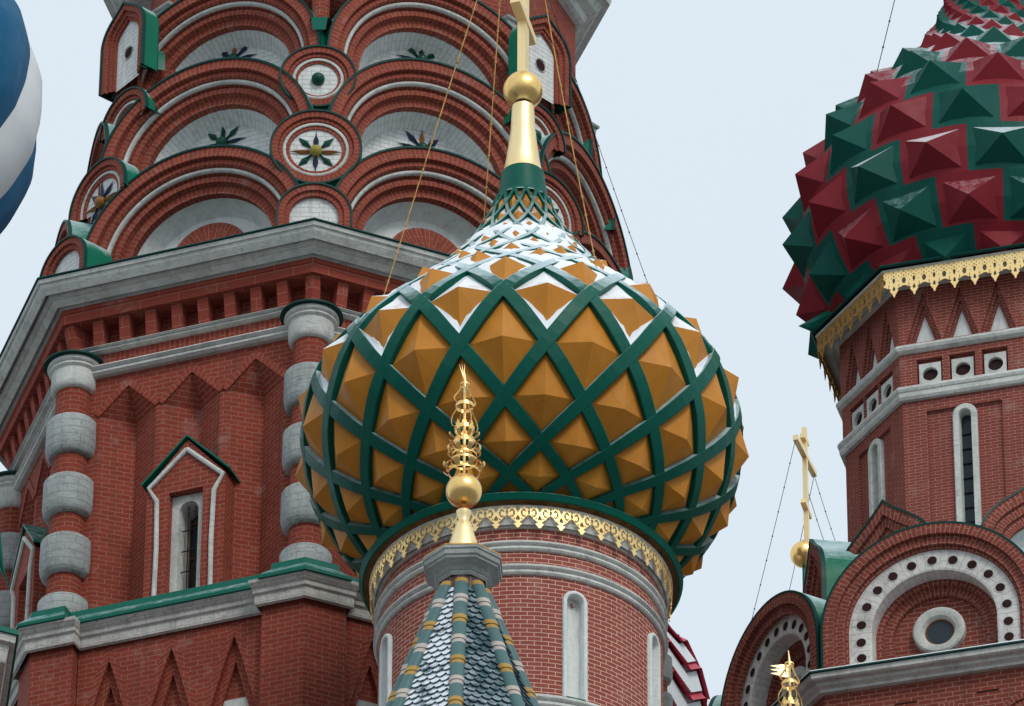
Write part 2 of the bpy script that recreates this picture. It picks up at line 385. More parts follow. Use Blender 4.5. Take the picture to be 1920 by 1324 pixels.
# ================================================================== the chapel tower with the amber lattice dome
AX = PD(978, 815, 100)[:2]; ax0, ay0 = AX
def zfront(v, r): return float(PY(978, v, ay0 - r)[2])
amb = thing('chapel_tower', 'round brick chapel tower under the amber and green latticed onion dome dusted with snow', 'church tower', (ax0, ay0, 0))
DT = [(55.95,1.5),(56.0,1.6),(56.1,1.79),(56.22,1.99),(56.35,2.18),(56.5,2.355),(56.7,2.53),(56.9,2.66),(57.1,2.77),(57.3,2.87),(57.5,2.945),(57.8,3.01),(58.1,3.04),(58.4,3.03),(58.7,2.96),(58.9,2.87),(59.1,2.73),(59.3,2.58),(59.5,2.41),(59.7,2.21),(59.9,2.01),(60.1,1.81),(60.3,1.62),(60.5,1.44),(60.7,1.27),(60.9,1.11),(61.1,.96),(61.3,.84),(61.5,.72),(61.7,.61),(61.9,.52),(62.1,.44),(62.3,.385),(62.5,.345),(62.9,.295)]
rz = interp_prof(DT)
NS = 16; PH0 = math.radians(-5)     # stud columns
def S(th, z, o=0):
    r = rz(z); dr = (rz(z + .04) - rz(z - .04)) / .08; nl = math.hypot(1, dr); nr, nzz = 1 / nl, -dr / nl
    rr = r + o * nr; return np.array([ax0 + rr * math.sin(th), ay0 - rr * math.cos(th), z + o * nzz])
def Nrm(th, z):
    dr = (rz(z + .08) - rz(z - .08)) / .16; nl = math.hypot(1, dr); return np.array([math.sin(th) / nl, -math.cos(th) / nl, -dr / nl])
ROWS = [56.05, 56.25, 56.54, 57.03, 57.75, 58.62, 59.27, 59.8, 60.2, 60.55, 60.9, 61.27, 61.63, 61.97, 62.28]
dT = 2 * PI / NS
def rowphase(k): return PH0 + (dT / 2 if (k % 2 == 1) else 0)  # index 4 (57.75) is an A row
core = MB(); core.lathe([(rz(z) - .05, z) for z in np.arange(55.95, 62.9, .06)], AX, 96)
dome = core.build('onion_dome', MT['amberB'], amb)
# lattice: two families of spiral ribs
def rz_row(f):
    return float(np.interp(f, range(len(ROWS)), ROWS))
lat = MB(); sub = 6; nR = len(ROWS) - 1
def zs_at(f): # smooth interpolation of the row heights
    i = int(min(max(math.floor(f), 0), nR - 1)); t = f - i
    p0 = ROWS[max(i - 1, 0)]; p1 = ROWS[i]; p2 = ROWS[i + 1]; p3 = ROWS[min(i + 2, nR)]
    m1 = (p2 - p0) / 2 if i > 0 else p2 - p1; m2 = (p3 - p1) / 2 if i + 2 <= nR else p2 - p1
    return (2*t**3-3*t**2+1)*p1 + (t**3-2*t**2+t)*m1 + (-2*t**3+3*t**2)*p2 + (t**3-t**2)*m2
for fam in (1, -1):
    for j in range(NS):
        th0 = PH0 + dT / 2 + j * dT      # node azimuth at even rows
        pts = []
        for i in range(nR * sub + 1):
            f = i / sub; z = zs_at(f); th = th0 + fam * f * dT / 2; pts.append((th, z))
        rows = []; uvs = []
        o1 = .055 + (.004 if fam > 0 else 0)
        for i, (th, z) in enumerate(pts):
            p = S(th, z); q = S(*pts[min(i + 1, len(pts) - 1)]) - S(*pts[max(i - 1, 0)]); q /= np.linalg.norm(q)
            n = Nrm(th, z); sd_ = np.cross(n, q); hw = max(.024, min(.098, .033 * rz(z) + .0))
            k = 1 if rz(z) > 1.0 else max(.45, rz(z))
            a = p + n * (-.06); top = p + n * o1 * k
            rows.append([a - sd_ * hw, top - sd_ * hw, top - sd_ * hw * .88 + n * .006, top + sd_ * hw * .88 + n * .006, top + sd_ * hw, a + sd_ * hw])
        lat.grid(rows, None, 0, False)
lat.build('green_lattice', MT['greenD'], dome)
# studs
snow = MB(); rest = MB(); studs = []
for k in range(1, nR):
    z0 = ROWS[k]
    for j in range(NS):
        th = rowphase(k) + j * dT
        zt, zb = ROWS[k + 1], ROWS[k - 1]
        c = S(th, z0); cor = [S(th - dT / 2, z0), S(th, zb), S(th + dT / 2, z0), S(th, zt)]
        cen = sum(cor) / 4; n = Nrm(th, (z0 + cen[2]) / 2)
        hwc = max(.024, min(.098, .033 * rz(z0)))
        wd = np.linalg.norm(cor[2] - cor[0]) / 2; ht = np.linalg.norm(cor[3] - cor[1]) / 2
        ins = hwc * .93 * math.hypot(1 / wd, 1 / ht)
        f = max(.35, 1 - ins)
        if z0 > 59.2: f *= .86 if z0 < 59.5 else (.72 if z0 < 61.2 else .85)
        P4 = [cen + (q - cen) * f for q in cor]
        # lift corners to the surface
        def onS(p):
            t = math.atan2(p[0] - ax0, -(p[1] - ay0)); r = math.hypot(p[0] - ax0, p[1] - ay0); rr = rz(p[2]) - .015
            return np.array([ax0 + rr * math.sin(t), ay0 - rr * math.cos(t), p[2]])
        P4 = [onS(q) for q in P4]; M4 = [onS((P4[i] + P4[(i + 1) % 4]) / 2) * .45 + (P4[i] + P4[(i + 1) % 4]) * .275 for i in range(4)]
        apex = c * .55 + cen * .45 + n * (.225 * min(wd, ht) * 2 / 1.15)
        mb = MB()
        for i in range(4):
            mb.face([P4[i], M4[i], apex]); mb.face([M4[i], P4[(i + 1) % 4], apex])
        studs.append((k, j, th, z0, mb, c))
        # snow caught above the lower ribs of the cell and in the corners
        nz = n[2]
        if nz > .02 and 57.6 < z0 < 59.1:
            amt = min(1, (nz - .02) / .55); rg = random.Random(k * 31 + j); 
            for (i0, i1) in ((0, 1), (2, 1)):
                e0, e1 = P4[i0], P4[i1]; L = 8; strip = []
                for s in range(L + 1):
                    t = s / L; e = e0 + (e1 - e0) * t; e = onS(e)
                    outw = (e - cen); outw /= np.linalg.norm(outw)
                    wdt = (.05 + .30 * amt * t * (.6 + .4 * rg.random())) * min(1, wd / .5) * (t ** .5) + .004
                    lift = (.01 + .055 * amt * t) * min(1, wd / .5)
                    strip.append([e + outw * .02 - n * .02, e + outw * .015 + n * (.035 * t + lift * .6), e - outw * wdt * .45 + n * (lift + .05 * t * amt), e + (apex - e) * min(.8, wdt * 1.1 / (np.linalg.norm(apex - e) + 1e-6)) + n * .006, e + (apex - e) * min(.85, wdt * 1.3 / (np.linalg.norm(apex - e) + 1e-6)) - n * .02])
                snow.grid(strip, None, 0, True)
vis = sorted(studs, key=lambda s: (-(Nrm(s[2], s[3]) @ (CAM - s[5]) / np.linalg.norm(CAM - s[5])) * (rz(s[3]) ** 1.0) if True else 0))
keep = set(id(s[4]) for s in vis[:98])
for s in studs:
    if id(s[4]) in keep: s[4].build('diamond_stud', MT['amber'], dome)
    else:
        for fi, fc in enumerate(s[4].f): rest.face([s[4].v[i] for i in fc])
ro = rest.build('diamond_studs', MT['amber'], dome); ro['kind'] = 'stuff'
# snow lying between the studs on the shoulder, thick enough to bury the lattice in places
sh = MB(); rg = random.Random(3); rows = []; nA = 160
import mathutils
for z in np.arange(58.86, 61.75, .045):
    row = []; e = min(1, (z - 58.86) / .45, (61.75 - z) / .5)
    for j in range(nA):
        th = 2 * PI * j / nA; p = S(th, z)
        nn_ = mathutils.noise.fractal(Vector(p) * 2.3, 1.0, 2.0, 3) ; o = (-.05 + (.098 + .045 * nn_) * e) * min(1, rz(z) / 1.0)
        row.append(S(th, z, o))
    rows.append(row)
sh.grid(rows, None, 0, True, closed=True); sh.build('shoulder_snow', MT['snow'], dome, 80)
snow.build('snow', MT['snow'], dome, sharp=60)
# neck, gilded cone, orb
nk = MB(); nk.lathe([(.395, 62.27), (.375, 62.3), (.365, 62.36), (.345, 62.5), (.31, 62.78)], AX, 48); nk.build('neck_sleeve', MT['greenD'], amb)
gc = MB()
gc.lathe([(.31, 62.775), (.275, 62.85), (.25, 63.0), (.21, 63.3), (.185, 63.55), (.178, 63.57), (.17, 63.8), (.16, 64.0)], AX, 40); gc.build('gilded_cone', MT['goldP'], amb)
zb = zfront(170, .0); ob = MB(); ob.ball((ax0, ay0, zb), .292, 40); ob.build('gilded_orb', MT['gold'], amb)
crs = MB(); crs.lathe([(.06, zb + .28), (.085, zb + .30), (.09, zb + .33), (.075, zb + .36)], AX, 16); cro = crs.build('cross', MT['goldP'], amb)
eA, eB = cross_parts(cro, np.array([ax0, ay0, zb + .28]), 3.1, 1.35, 18, MT['goldP'])
def dome_pt(u, v, back=False):   # nearest dome surface point seen towards a pixel
    best = None
    for z in np.arange(57, 62, .05):
        for t in np.linspace(-PI, PI, 90):
            p = S(t, z, .03); q = p - CAM; d = q @ FW; e = math.hypot(960 + F * (q @ RT) / d - u, 662 - F * (q @ UP) / d - v)
            fr = Nrm(t, z) @ (-q); e += 0 if (fr < 0) == back else 40
            if best is None or e < best[0]: best = (e, p)
    return best[1]
for end, (u, v, bk, sg) in ((eB, (712, 582, True, -.05)), (eA, (1121, 503, False, .12)), (eA, (1224, 555, True, .08)), (eB, (905, 470, True, .0))):
    cb = MB(); chain(cb, end, dome_pt(u, v, bk), sg, .005 if bk and u > 1200 else .0085, .5)
    cb.build('guy_chain', MT['goldT'] if u < 1200 else MT['iron'], amb)
# eave, soffit, lace
ze = zfront(922, 2.25)
ev = MB(); ev.lathe([(1.5, ze + .30), (1.9, ze + .2), (2.22, ze + .02), (2.24, ze), (2.225, ze - .02), (2.19, ze - .075), (2.16, ze - .08)], AX, 96); ev.build('eave', MT['green'], amb)
rp = 2.09
zt = zfront(948, rp); zl = zfront(989, rp)
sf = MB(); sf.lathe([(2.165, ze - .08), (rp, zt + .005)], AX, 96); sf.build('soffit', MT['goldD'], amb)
lc = MB(); npd = 44
for k in range(npd):
    a0 = 2 * PI * (k + .35) / npd; a1 = a0 + 2 * PI / npd * .97; wv = (a1 - a0) * rp
    aw = lambda x: a0 + (a1 - a0) * x / wv
    lace(lc, lambda x, y: (ax0 + (rp - .05*y) * math.sin(aw(x)), ay0 - (rp - .05*y) * math.cos(aw(x)), zt - y), pendant_mask, 22, 30, wv, zt - zl)
lo = lc.build('gilded_lace', MT['goldL'], amb)
so_ = lo.modifiers.new('thickness', 'SOLIDIFY'); so_.thickness = .012
# drum
RD = 1.95
def zf(v, r=RD): return zfront(v, r)
zc = zf(991)
cv = MB(); cv.lathe([(2.10, zt + .02), (2.06, zt - .1), (2.02, zt - .26), (1.985, zc + .06), (1.98, zc)], AX, 96); cv.lathe([(1.98, zc), (1.94, zc)], AX, 96); cv.build('cove', MT['stone'], amb)
def ring_moulding(name, v0, v1, r, mat, parent, out=.075):
    z0 = zf(v0, r + out * .6); z1 = zf(v1, r + out * .6); h = z0 - z1
    b = MB(); b.lathe([(r - .03, z0 + .03), (r + out * .55, z0), (r + out * .95, z0 - h * .15), (r + out, z0 - h * .3), (r + out * .75, z0 - h * .46), (r + out * .45, z0 - h * .52), (r + out * .62, z0 - h * .62), (r + out * .66, z0 - h * .78), (r + out * .4, z0 - h * .93), (r - .02, z1)], AX, 96)
    return b.build(name, mat, parent)
ring_moulding('string_course', 1012, 1031, RD, MT['stone'], amb)
ring_moulding('string_course', 1056, 1076, RD, MT['stone'], amb)
ring_moulding('string_course', 1299, 1322, RD, MT['stone'], amb)
# wall with niches cut in
na = [math.radians(21.6 + 45 * k) for k in range(8)]
hwn = .118                               # half opening (m)
ztn = zf(1107); zbn = zf(1303)
wl = MB()
def cyl(th, z, r=RD): return (ax0 + r * math.sin(th), ay0 - r * math.cos(th), z)
cuv = lambda th, z: (RD * th, z)
spring = ztn - hwn
zl_ = [zbn] + [spring] + [spring + hwn * math.sin(PI / 2 * i / 8) for i in range(1, 9)]
def hw_at(z): return hwn if z <= spring else math.sqrt(max(0, hwn ** 2 - (z - spring) ** 2))
for k in range(8):
    c = na[k]; a = c - PI / 8; b = c + PI / 8
    for i in range(len(zl_) - 1):
        z0, z1 = zl_[i], zl_[i + 1]; w0, w1 = hw_at(z0) / RD, hw_at(z1) / RD
        for sgn in (-1, 1):
            e = a if sgn < 0 else b
            ns_ = 5
            for s in range(ns_):
                t0, t1 = s / ns_, (s + 1) / ns_
                q = [e + (c + sgn * w0 - e) * t0, e + (c + sgn * w0 - e) * t1, e + (c + sgn * w1 - e) * t1, e + (c + sgn * w1 - e) * t0]
                zz = [z0, z0, z1, z1]
                pr_ = list(zip(q, zz))
                if sgn > 0: pr_ = pr_[::-1]
                wl.face([cyl(*p) for p in pr_], [cuv(*p) for p in pr_], 0, True)
    for (z0, z1) in ((ztn, zc), (zbn - 3.5, zbn)):
        for s in range(8):
            q = [(a + (b - a) * s / 8, z0), (a + (b - a) * (s + 1) / 8, z0), (a + (b - a) * (s + 1) / 8, z1), (a + (b - a) * s / 8, z1)]
            wl.face([cyl(*p) for p in q], [cuv(*p) for p in q], 0, True)
    # frame and recess
    fr = MB(); L = 12; cx, cy = math.sin(c), -math.cos(c); dx, dy = math.cos(c), math.sin(c)
    def Pn(h, z, dep): 
        rr = RD - dep; th = c + h / RD; return (ax0 + rr * math.sin(th), ay0 - rr * math.cos(th), z)
    def outline(o):
        hw = hwn + o; return [(-hw, zbn)] + [(-hw, zbn + (spring - zbn) * i / 3) for i in (1, 2)] + [(-hw * math.cos(PI * i / L), spring + hw * math.sin(PI * i / L)) for i in range(L + 1)] + [(hw, zbn + (spring - zbn) * i / 3) for i in (2, 1)] + [(hw, zbn)]
    oo = [(.058, -.0), (.055, -.045), (.045, -.055), (.01, -.055), (.0, -.045), (-.004, .10), (-.045, .105)]
    rows = [[Pn(h, z, dep) for h, z in outline(o)] for o, dep in oo]
    fr.grid(rows, None, 0, True)
    ln = outline(-.045)
    fr.face([Pn(h, z, .105) for h, z in ln])
    nf = fr.build('niche', MT['plasterS'], amb, 50)
    sl_ = MB(); sl_.face([Pn(-.13, zbn + .012, -.06), Pn(.13, zbn + .012, -.06), Pn(.13, zbn + .035, .12), Pn(-.13, zbn + .035, .12)]); sl_.face([Pn(-.13, zbn - .006, -.06), Pn(.13, zbn - .006, -.06), Pn(.13, zbn + .012, -.06), Pn(-.13, zbn + .012, -.06)])
    sl_.build('sill', MT['green'], nf)
    if k == 0:
        hb = MB(); hb.box(Pn(.005, ztn - .10, .085), (.02, 0, 0), (0, .02, 0), (0, 0, .022)); hb.build('patch', MT['brickM'], nf)
wl.lathe([(RD + .02, zbn - 3.5), (RD + .02, zbn - 4.2), (2.6, zbn - 4.6), (2.6, 0)], AX, 64, ur=RD)
wl.build('wall', MT['brickM'], amb, 60)
# ================================================================== the great octagonal tower with tiers of arched gables
c1 = PY(585, 575, ay0 + 4.5)[:2]
_c0 = c1 + 3.84 * head(-69.5); _cm = _c0 + 3.42 * head(-18.5); _c2 = c1 + 3.84 * head(65.5); _c3 = _c2 + 3.4 * head(23.5)
ocen = (_cm + _c3) / 2
OCT = [_cm, _c0, c1, _c2, _c3] + [2 * ocen - q for q in (_c0, c1, _c2)]     # 0:Cm 1:C0 2:C1 3:C2 4:C3
def zo(v, o, u=585):     # height at the front corner for a picture row, on the outline pushed out by o
    q = offset(OCT, o)[2]; return float(PY(u, v, q[1])[2])
octo = thing('church_tower', 'massive octagonal brick tower with tiered arched gables, white cornice and banded corner columns', 'church tower', (ocen[0], ocen[1], 0))
def cen_face(P, i):
    a, b = np.array(P[i]), np.array(P[(i + 1) % 8]); L = np.linalg.norm(b - a); d = (b - a) / L
    return a, d, np.array([d[1], -d[0]]), L      # origin, along, outward normal, length
def V3(a, d, n, h, z, out=0): q = a + d * h + n * out; return (q[0], q[1], z)
# --- upper cornice
zA, zB, zC, zD = zo(410, .72), zo(446, .5), zo(482, .27), zo(508, .27)
b = MB(); b.sweep(OCT, [(-.4, zA + .25), (.745, zA + .004), (.75, zA - .018), (.72, zA - .03)]); b.build('cornice_roof', MT['greenE'], octo)
b = MB()
hh = zA - zB
b.sweep(OCT, [(.72, zA - .03), (.705, zA - .09), (.675, zA - .10), (.66, zA - .15), (.585, zA - .25), (.50, zB + .055), (.485, zB + .04), (.505, zB + .02), (.52, zB - .01), (.515, zB - .05), (.48, zB - .085), (.44, zB - .095), (.43, zB - .11), (.36, zB - .17), (.31, zC + .08), (.29, zC), (.2, zC)])
b.build('cornice', MT['stone'], octo)
b = MB(); b.sweep(OCT, [(.27, zC + .01), (.27, zC - .075)]); b.sweep(OCT, [(.27, zC - .075), (.255, zC - .08), (.255, zD), (-.12, zD)]); b.build('fascia', MT['brickP'], octo)
# --- corbels between slab and string course
zE = zo(563, .12)
b = MB(); b.sweep(OCT, [(-.12, zD), (-.12, zE - .2)]); b.build('frieze_wall', MT['brickL'], octo)
for i in range(8):
    a, d, n, L = cen_face(offset(OCT, 0), i)
    nc = 9
    for k in range(nc + 1):
        if k == 0: continue
        h = L * (k - .0) / nc
        hwc_ = .085
        if k == nc:     # corner block, mitred
            P = offset(OCT, .19); q = P[(i + 1) % 8]; nn = (q - ocen) / np.linalg.norm(q - ocen); tt = np.array([-nn[1], nn[0]]); cb = MB()
            top, bot = q, q - nn * .12
            pts = lambda pt, z: [(*(pt - tt * .11 - nn * .045), z), (*pt, z), (*(pt + tt * .11 - nn * .045), z)]
            T = pts(top, zD + .004); B = pts(bot, zE)
            ctr = lambda z: [(*(q - tt * .11 - nn * .5), z), (*(q + tt * .11 - nn * .5), z)]
            cb.face([B[1], T[1], T[0], B[0]]); cb.face([B[2], T[2], T[1], B[1]])
            cT = ctr(zD + .004); cB = ctr(zE); cb.face([B[0], T[0], cT[0], cB[0]]); cb.face([cB[1], cT[1], T[2], B[2]]); cb.face([B[0], cB[0], cB[1], B[2], B[1]])
            cb.build('corbel', MT['brickP'], octo); continue
        cb = MB(); o1, o2 = .185, .10
        p = lambda hh_, z, o: V3(a, d, n, hh_, z, o)
        F_ = [p(h - hwc_, zE, o2), p(h + hwc_, zE, o2), p(h + hwc_, zD + .004, o1), p(h - hwc_, zD + .004, o1)]; Bk = [p(h - hwc_, zE, -.12), p(h + hwc_, zE, -.12), p(h + hwc_, zD + .004, -.12), p(h - hwc_, zD + .004, -.12)]
        cb.face(F_); cb.face([F_[1], Bk[1], Bk[2], F_[2]]); cb.face([Bk[0], F_[0], F_[3], Bk[3]]); cb.face([F_[0], Bk[0], Bk[1], F_[1]])
        cb.build('corbel', MT['brickP'], octo)
# --- string courses, soldier band
zF, zG, zH = zo(572, .12), zo(600, .1), zo(614, .1)
def strg(z0, z1, o):
    h = z0 - z1
    return [(-.05, z0 + .03), (o * .5, z0 + .01), (o, z0 - h * .1), (o + .012, z0 - h * .25), (o * .8, z0 - h * .42), (o * .55, z0 - h * .5), (o * .78, z0 - h * .6), (o * .75, z0 - h * .8), (o * .35, z1), (-.05, z1)]
b = MB(); b.sweep(OCT, strg(zE, zF - .01, .14)); b.build('string_course', MT['stone'], octo)
b = MB(); b.sweep(OCT, [(.01, zF), (.01, zG)])
# soldier bricks: swap uv
b.uv = [(v, u) for u, v in b.uv]; b.build('soldier_band', MT['brickL'], octo)
b = MB(); b.sweep(OCT, strg(zG, zH - .02, .13)); b.build('string_course', MT['stone'], octo)
# --- columns at the corners
def zc0(v, r=.3):       # height of a front point on the column at the left corner
    return float(PY(139, v, OCT[1][1] - r)[2])
def zc1(v, r=.3): return float(PY(585, v, OCT[2][1] - r)[2])
zcap = zc1(561, .47); per = (zc0(770) - zc0(993)) / 2; zb1 = zc0(770, .385)
bh = zc0(770) - zc0(838)
zbase = zb1 - 3 * per
def column(P2, parent):
    c = MB(); c.lathe([(.265, zcap - .1), (.265, zbase - .3)], P2, 28, ur=.265); co = c.build('column', MT['brickL'], parent)
    rf = MB(); rf.lathe([(.20, zcap + .07), (.47, zcap + .012), (.475, zcap - .02), (.40, zcap - .025)], P2, 40); rf.build('cap_roof', MT['greenE'], co)
    zt_ = zcap - .025; zbt = zc1(628, .30)
    H = zt_ - zbt
    cp = MB(); cp.lathe([(.40, zt_), (.41, zt_ - .05 * H), (.415, zt_ - .12 * H), (.395, zt_ - .17 * H), (.375, zt_ - .185 * H), (.385, zt_ - .21 * H), (.385, zt_ - .26 * H), (.36, zt_ - .31 * H), (.345, zt_ - .33 * H), (.345, zt_ - .75 * H), (.34, zt_ - .84 * H), (.325, zt_ - .93 * H), (.30, zt_ - .985 * H), (.25, zt_ - H)], P2, 40)
    cp.build('capital', MT['stone'], co, 40)
    for k in range(4):
        z1 = zb1 - k * per; h = bh
        bd = MB()
        bd.lathe([(.25, z1), (.355, z1 - .004), (.372, z1 - .02), (.385, z1 - .06 * h), (.388, z1 - .5 * h), (.388, z1 - .72 * h), (.375, z1 - .86 * h), (.35, z1 - .95 * h), (.315, z1 - h), (.25, z1 - 1.01 * h)], P2, 40)
        bd.build('stone_band', MT['stoneB'], co, 40)
    return co
for i in range(8): column(OCT[i], octo)
# --- main storey wall with folded, gable-headed niches
OW = offset(OCT, -.03)
def wall_face(i):
    a, d, n, L = cen_face(OW, i); P = lambda h, z, o=0: V3(a, d, n, h, z, o)
    a1, d1, n1, L1 = cen_face(OW, 1)
    nn = np.array([-d1[1], d1[0]])
    ztop = zH - .01; zlo = zbase - .9
    hx, za = hit(364, 698, a1, d1, nn); _, zfL = hit(313, 757, a1, d1, nn)
    za2 = za; dep = .34
    w = MB(); g0 = .36; bw_ = (L - 2 * g0) / 3
    w.face([P(0, zlo), P(g0, zlo), P(g0, ztop), P(0, ztop)]); w.face([P(L - g0, zlo), P(L, zlo), P(L, ztop), P(L - g0, ztop)])
    for k in range(3):
        x0 = g0 + bw_ * k; x3 = x0 + bw_; x1 = x0 + .055; x2 = x3 - .055; xm = (x0 + x3) / 2
        xi = xm
        w.face([P(x0, zlo), P(x1, zlo), P(x1, zfL), P(x0, zfL)]); w.face([P(x2, zlo), P(x3, zlo), P(x3, zfL), P(x2, zfL)])
        w.face([P(x0, zfL), P(x1, zfL), P(xm, za2), P(xm, ztop), P(x0, ztop)]); w.face([P(x2, zfL), P(x3, zfL), P(x3, ztop), P(xm, ztop), P(xm, za2)])
        I = P(xi, zfL + .02, -dep); Ib = P(xi, zlo, -dep)
        w.face([P(x1, zfL), I, P(xm, za2)]); w.face([I, P(x2, zfL), P(xm, za2)])
        w.face([P(x1, zlo), Ib, I, P(x1, zfL)]); w.face([Ib, P(x2, zlo), P(x2, zfL), I])
        # raised border of turned bricks along the gable
        for (e, sg) in ((x1, -1), (x2, 1)):
            A = np.array(P(e, zfL)); B = np.array(P(xm, za2)); t = B - A; Lt = np.linalg.norm(t); t /= Lt
            up = np.array([0, 0, 1.]) ; nr3 = np.array([n[0], n[1], 0]); pp = np.cross(t, nr3); pp = pp if pp[2] > 0 else -pp
            wd = .115; O = nr3 * .025
            tip = np.array(P(xm, za2 + wd / abs(pp[2]))); low = A + pp * wd
            if sg < 0: A2 = A - t * .03; low = low - t * .0
            q = [A + O, B + O, tip + O, low + O]; uvq = [(0, 0), (0, Lt), (wd * 1.9, Lt + .06), (wd * 1.9, 0)]
            if sg > 0: q = q[::-1]; uvq = uvq[::-1]
            w.face(q, uvq, 0)
            # its edges
            for s_, e_ in ((A, B), (low, tip)):
                w.face([s_, e_, e_ + O, s_ + O])
            w.face([A, low, low + O, A + O])
    return w, a, d, n, L
for i in range(8):
    w, a, d, n, L = wall_face(i)
    wo = w.build('wall', MT['brickL'], octo)
# --- gabled window in every face
a1, d1, n1, L1 = cen_face(OW, 1); nn1 = np.array([-d1[1], d1[0]])
def h1(u, v, out=0):
    return hit(u, v, a1 + n1 * out, d1, nn1)
wz = {k: h1(*q, .25)[1] for k, q in dict(peak=(345, 817), eave=(268, 911), wpk=(345, 842), wk=(276, 916), kn=(292, 940), foot=(281, 1128), rect=(350, 912)).items()}
hc_ = (h1(268, 911, .25)[0] + h1(432, 882, .25)[0]) / 2
hE = (h1(432, 882, .25)[0] - h1(268, 911, .25)[0]) / 2
hK = (h1(415, 887, .25)[0] - h1(276, 916, .25)[0]) / 2
hN = (h1(399, 921, .25)[0] - h1(292, 940, .25)[0]) / 2
hF = (h1(388, 1105, .25)[0] - h1(281, 1128, .25)[0]) / 2
print('win', hc_, L1 / 2, hE, hK, hN, hF, wz)
def window(i, parent):
    a, d, n, L = cen_face(OW, i); c = L * hc_ / L1; P = lambda h, z, o=0: V3(a, d, n, c + h, z, o)
    ou = .25; zb_ = zbase - .9; pk, ev_ = wz['peak'] - .05, wz['eave'] - .03
    fr = MB()
    ow_, rz_ = .27, wz['rect'] - .06   # opening half width, top
    hb = hE - .07
    # front with rectangular opening
    fr.face([P(-hb, zb_, ou), P(-ow_, zb_, ou), P(-ow_, rz_, ou), P(-hb, rz_, ou)]); fr.face([P(ow_, zb_, ou), P(hb, zb_, ou), P(hb, rz_, ou), P(ow_, rz_, ou)])
    fr.face([P(-hb, rz_, ou), P(hb, rz_, ou), P(hb, ev_ - .03, ou), P(0, pk - .03, ou), P(-hb, ev_ - .03, ou)])
    for s in (-1, 1):
        q = [P(s * hb, zb_, ou), P(s * hb, zb_, -.4), P(s * hb, ev_ - .03, -.4), P(s * hb, ev_ - .03, ou)]; fr.face(q if s > 0 else q[::-1])
        q = [P(s * ow_, zb_, ou), P(s * ow_, zb_, .02), P(s * ow_, rz_, .02), P(s * ow_, rz_, ou)]; fr.face(q)
    fr.face([P(-ow_, rz_, ou), P(ow_, rz_, ou), P(ow_, rz_, .02), P(-ow_, rz_, .02)])
    wo = fr.build('window', MT['brickL'], parent)
    rf = MB()
    for s in (-1, 1):
        A0, A1 = P(0, pk, ou + .05), P(s * hE, ev_, ou + .05); B0, B1 = P(0, pk, -.45), P(s * hE, ev_, -.45)
        up = .035
        A0u, A1u, B0u, B1u = [(q[0], q[1], q[2] + up) for q in (A0, A1, B0, B1)]
        rf.face([A0u, A1u, B1u, B0u]); rf.face([A0, A1, A1u, A0u]); rf.face([A0, B0, B1, A1]); rf.face([A1, B1, B1u, A1u])
    rf.build('gable_roof', MT['green'], wo)
    ml = MB()
    for s in (-1, 1):
        pts = [P(0, wz['wpk'] - .03, ou + .02), P(s * hK, wz['wk'] - .03, ou + .02), P(s * hN, wz['kn'] - .02, ou + .02), P(s * (hN - .02), (wz['kn'] + wz['foot']) / 2, ou + .02), P(s * hF, zb_, ou + .02)]
        ml.tube(pts, .038, 8)
    ml.build('moulding', MT['stone'], wo)
    # white surround with an arched opening
    st = MB(); iw = .155; sp_ = rz_ - .12 - iw; arc = [(iw * math.cos(PI * k / 12), sp_ + iw * math.sin(PI * k / 12)) for k in range(13)]
    o_ = .12
    st.face([P(-ow_ + .002, zb_, o_), P(-iw, zb_, o_), P(-iw, sp_, o_), P(-ow_ + .002, sp_, o_)]); st.face([P(iw, zb_, o_), P(ow_ - .002, zb_, o_), P(ow_ - .002, sp_, o_), P(iw, sp_, o_)])
    for k in range(12):
        x0, z0 = arc[k]; x1, z1 = arc[k + 1]; X0 = x0 * (ow_ - .002) / iw; X1 = x1 * (ow_ - .002) / iw
        st.face([P(x0, z0, o_), P(x0, rz_ - .003, o_), P(x1, rz_ - .003, o_), P(x1, z1, o_)][::-1])
    st.face([P(-ow_ + .002, sp_, o_), P(-iw, sp_, o_), P(-iw, rz_ - .003, o_), P(-ow_ + .002, rz_ - .003, o_)]); st.face([P(iw, sp_, o_), P(ow_ - .002, sp_, o_), P(ow_ - .002, rz_ - .003, o_), P(iw, rz_ - .003, o_)])
    pth = [(iw, zb_)] + arc + [(-iw, zb_)]
    st.grid([[P(h, z, o_) for h, z in pth], [P(h * .82, z, -.28) for h, z in pth]], None, 0, False)
    st.build('surround', MT['stone'], wo, 50)
    gl = MB(); gl.face([P(-iw, zb_, -.27), P(iw, zb_, -.27), P(iw, rz_, -.27), P(-iw, rz_, -.27)]); gl.build('pane', MT['glassD'], wo)
    wd = MB()
    for x in (-.125, 0, .125): wd.box(P(x, (zb_ + sp_ + .1) / 2, -.25), d3(d) * .016, d3(n) * .015, (0, 0, (sp_ + .1 - zb_) / 2))
    wd.box(P(.07, (zb_ + sp_) / 2, -.262), d3(d) * .045, d3(n) * .006, (0, 0, (sp_ - zb_) / 2))
    for z in np.arange(zb_ + .2, sp_, .62): wd.box(P(0, z, -.248), d3(d) * .13, d3(n) * .014, (0, 0, .015))
    wd.build('sash', MT['wood'], wo)
    br = MB()
    for x in (-.05, .06): br.tube([P(x, zb_, .0), P(x, sp_ + .13, .0)], .0095, 6)
    for z in [sp_ - .28 - .36 * k for k in range(8)]:
        if z > zb_: br.tube([P(-.15, z, .0), P(.15, z, .0)], .0095, 6)
    br.build('iron_bars', MT['iron'], wo)
def d3(d): return np.array([d[0], d[1], 0.])
for i in range(8): window(i, octo)
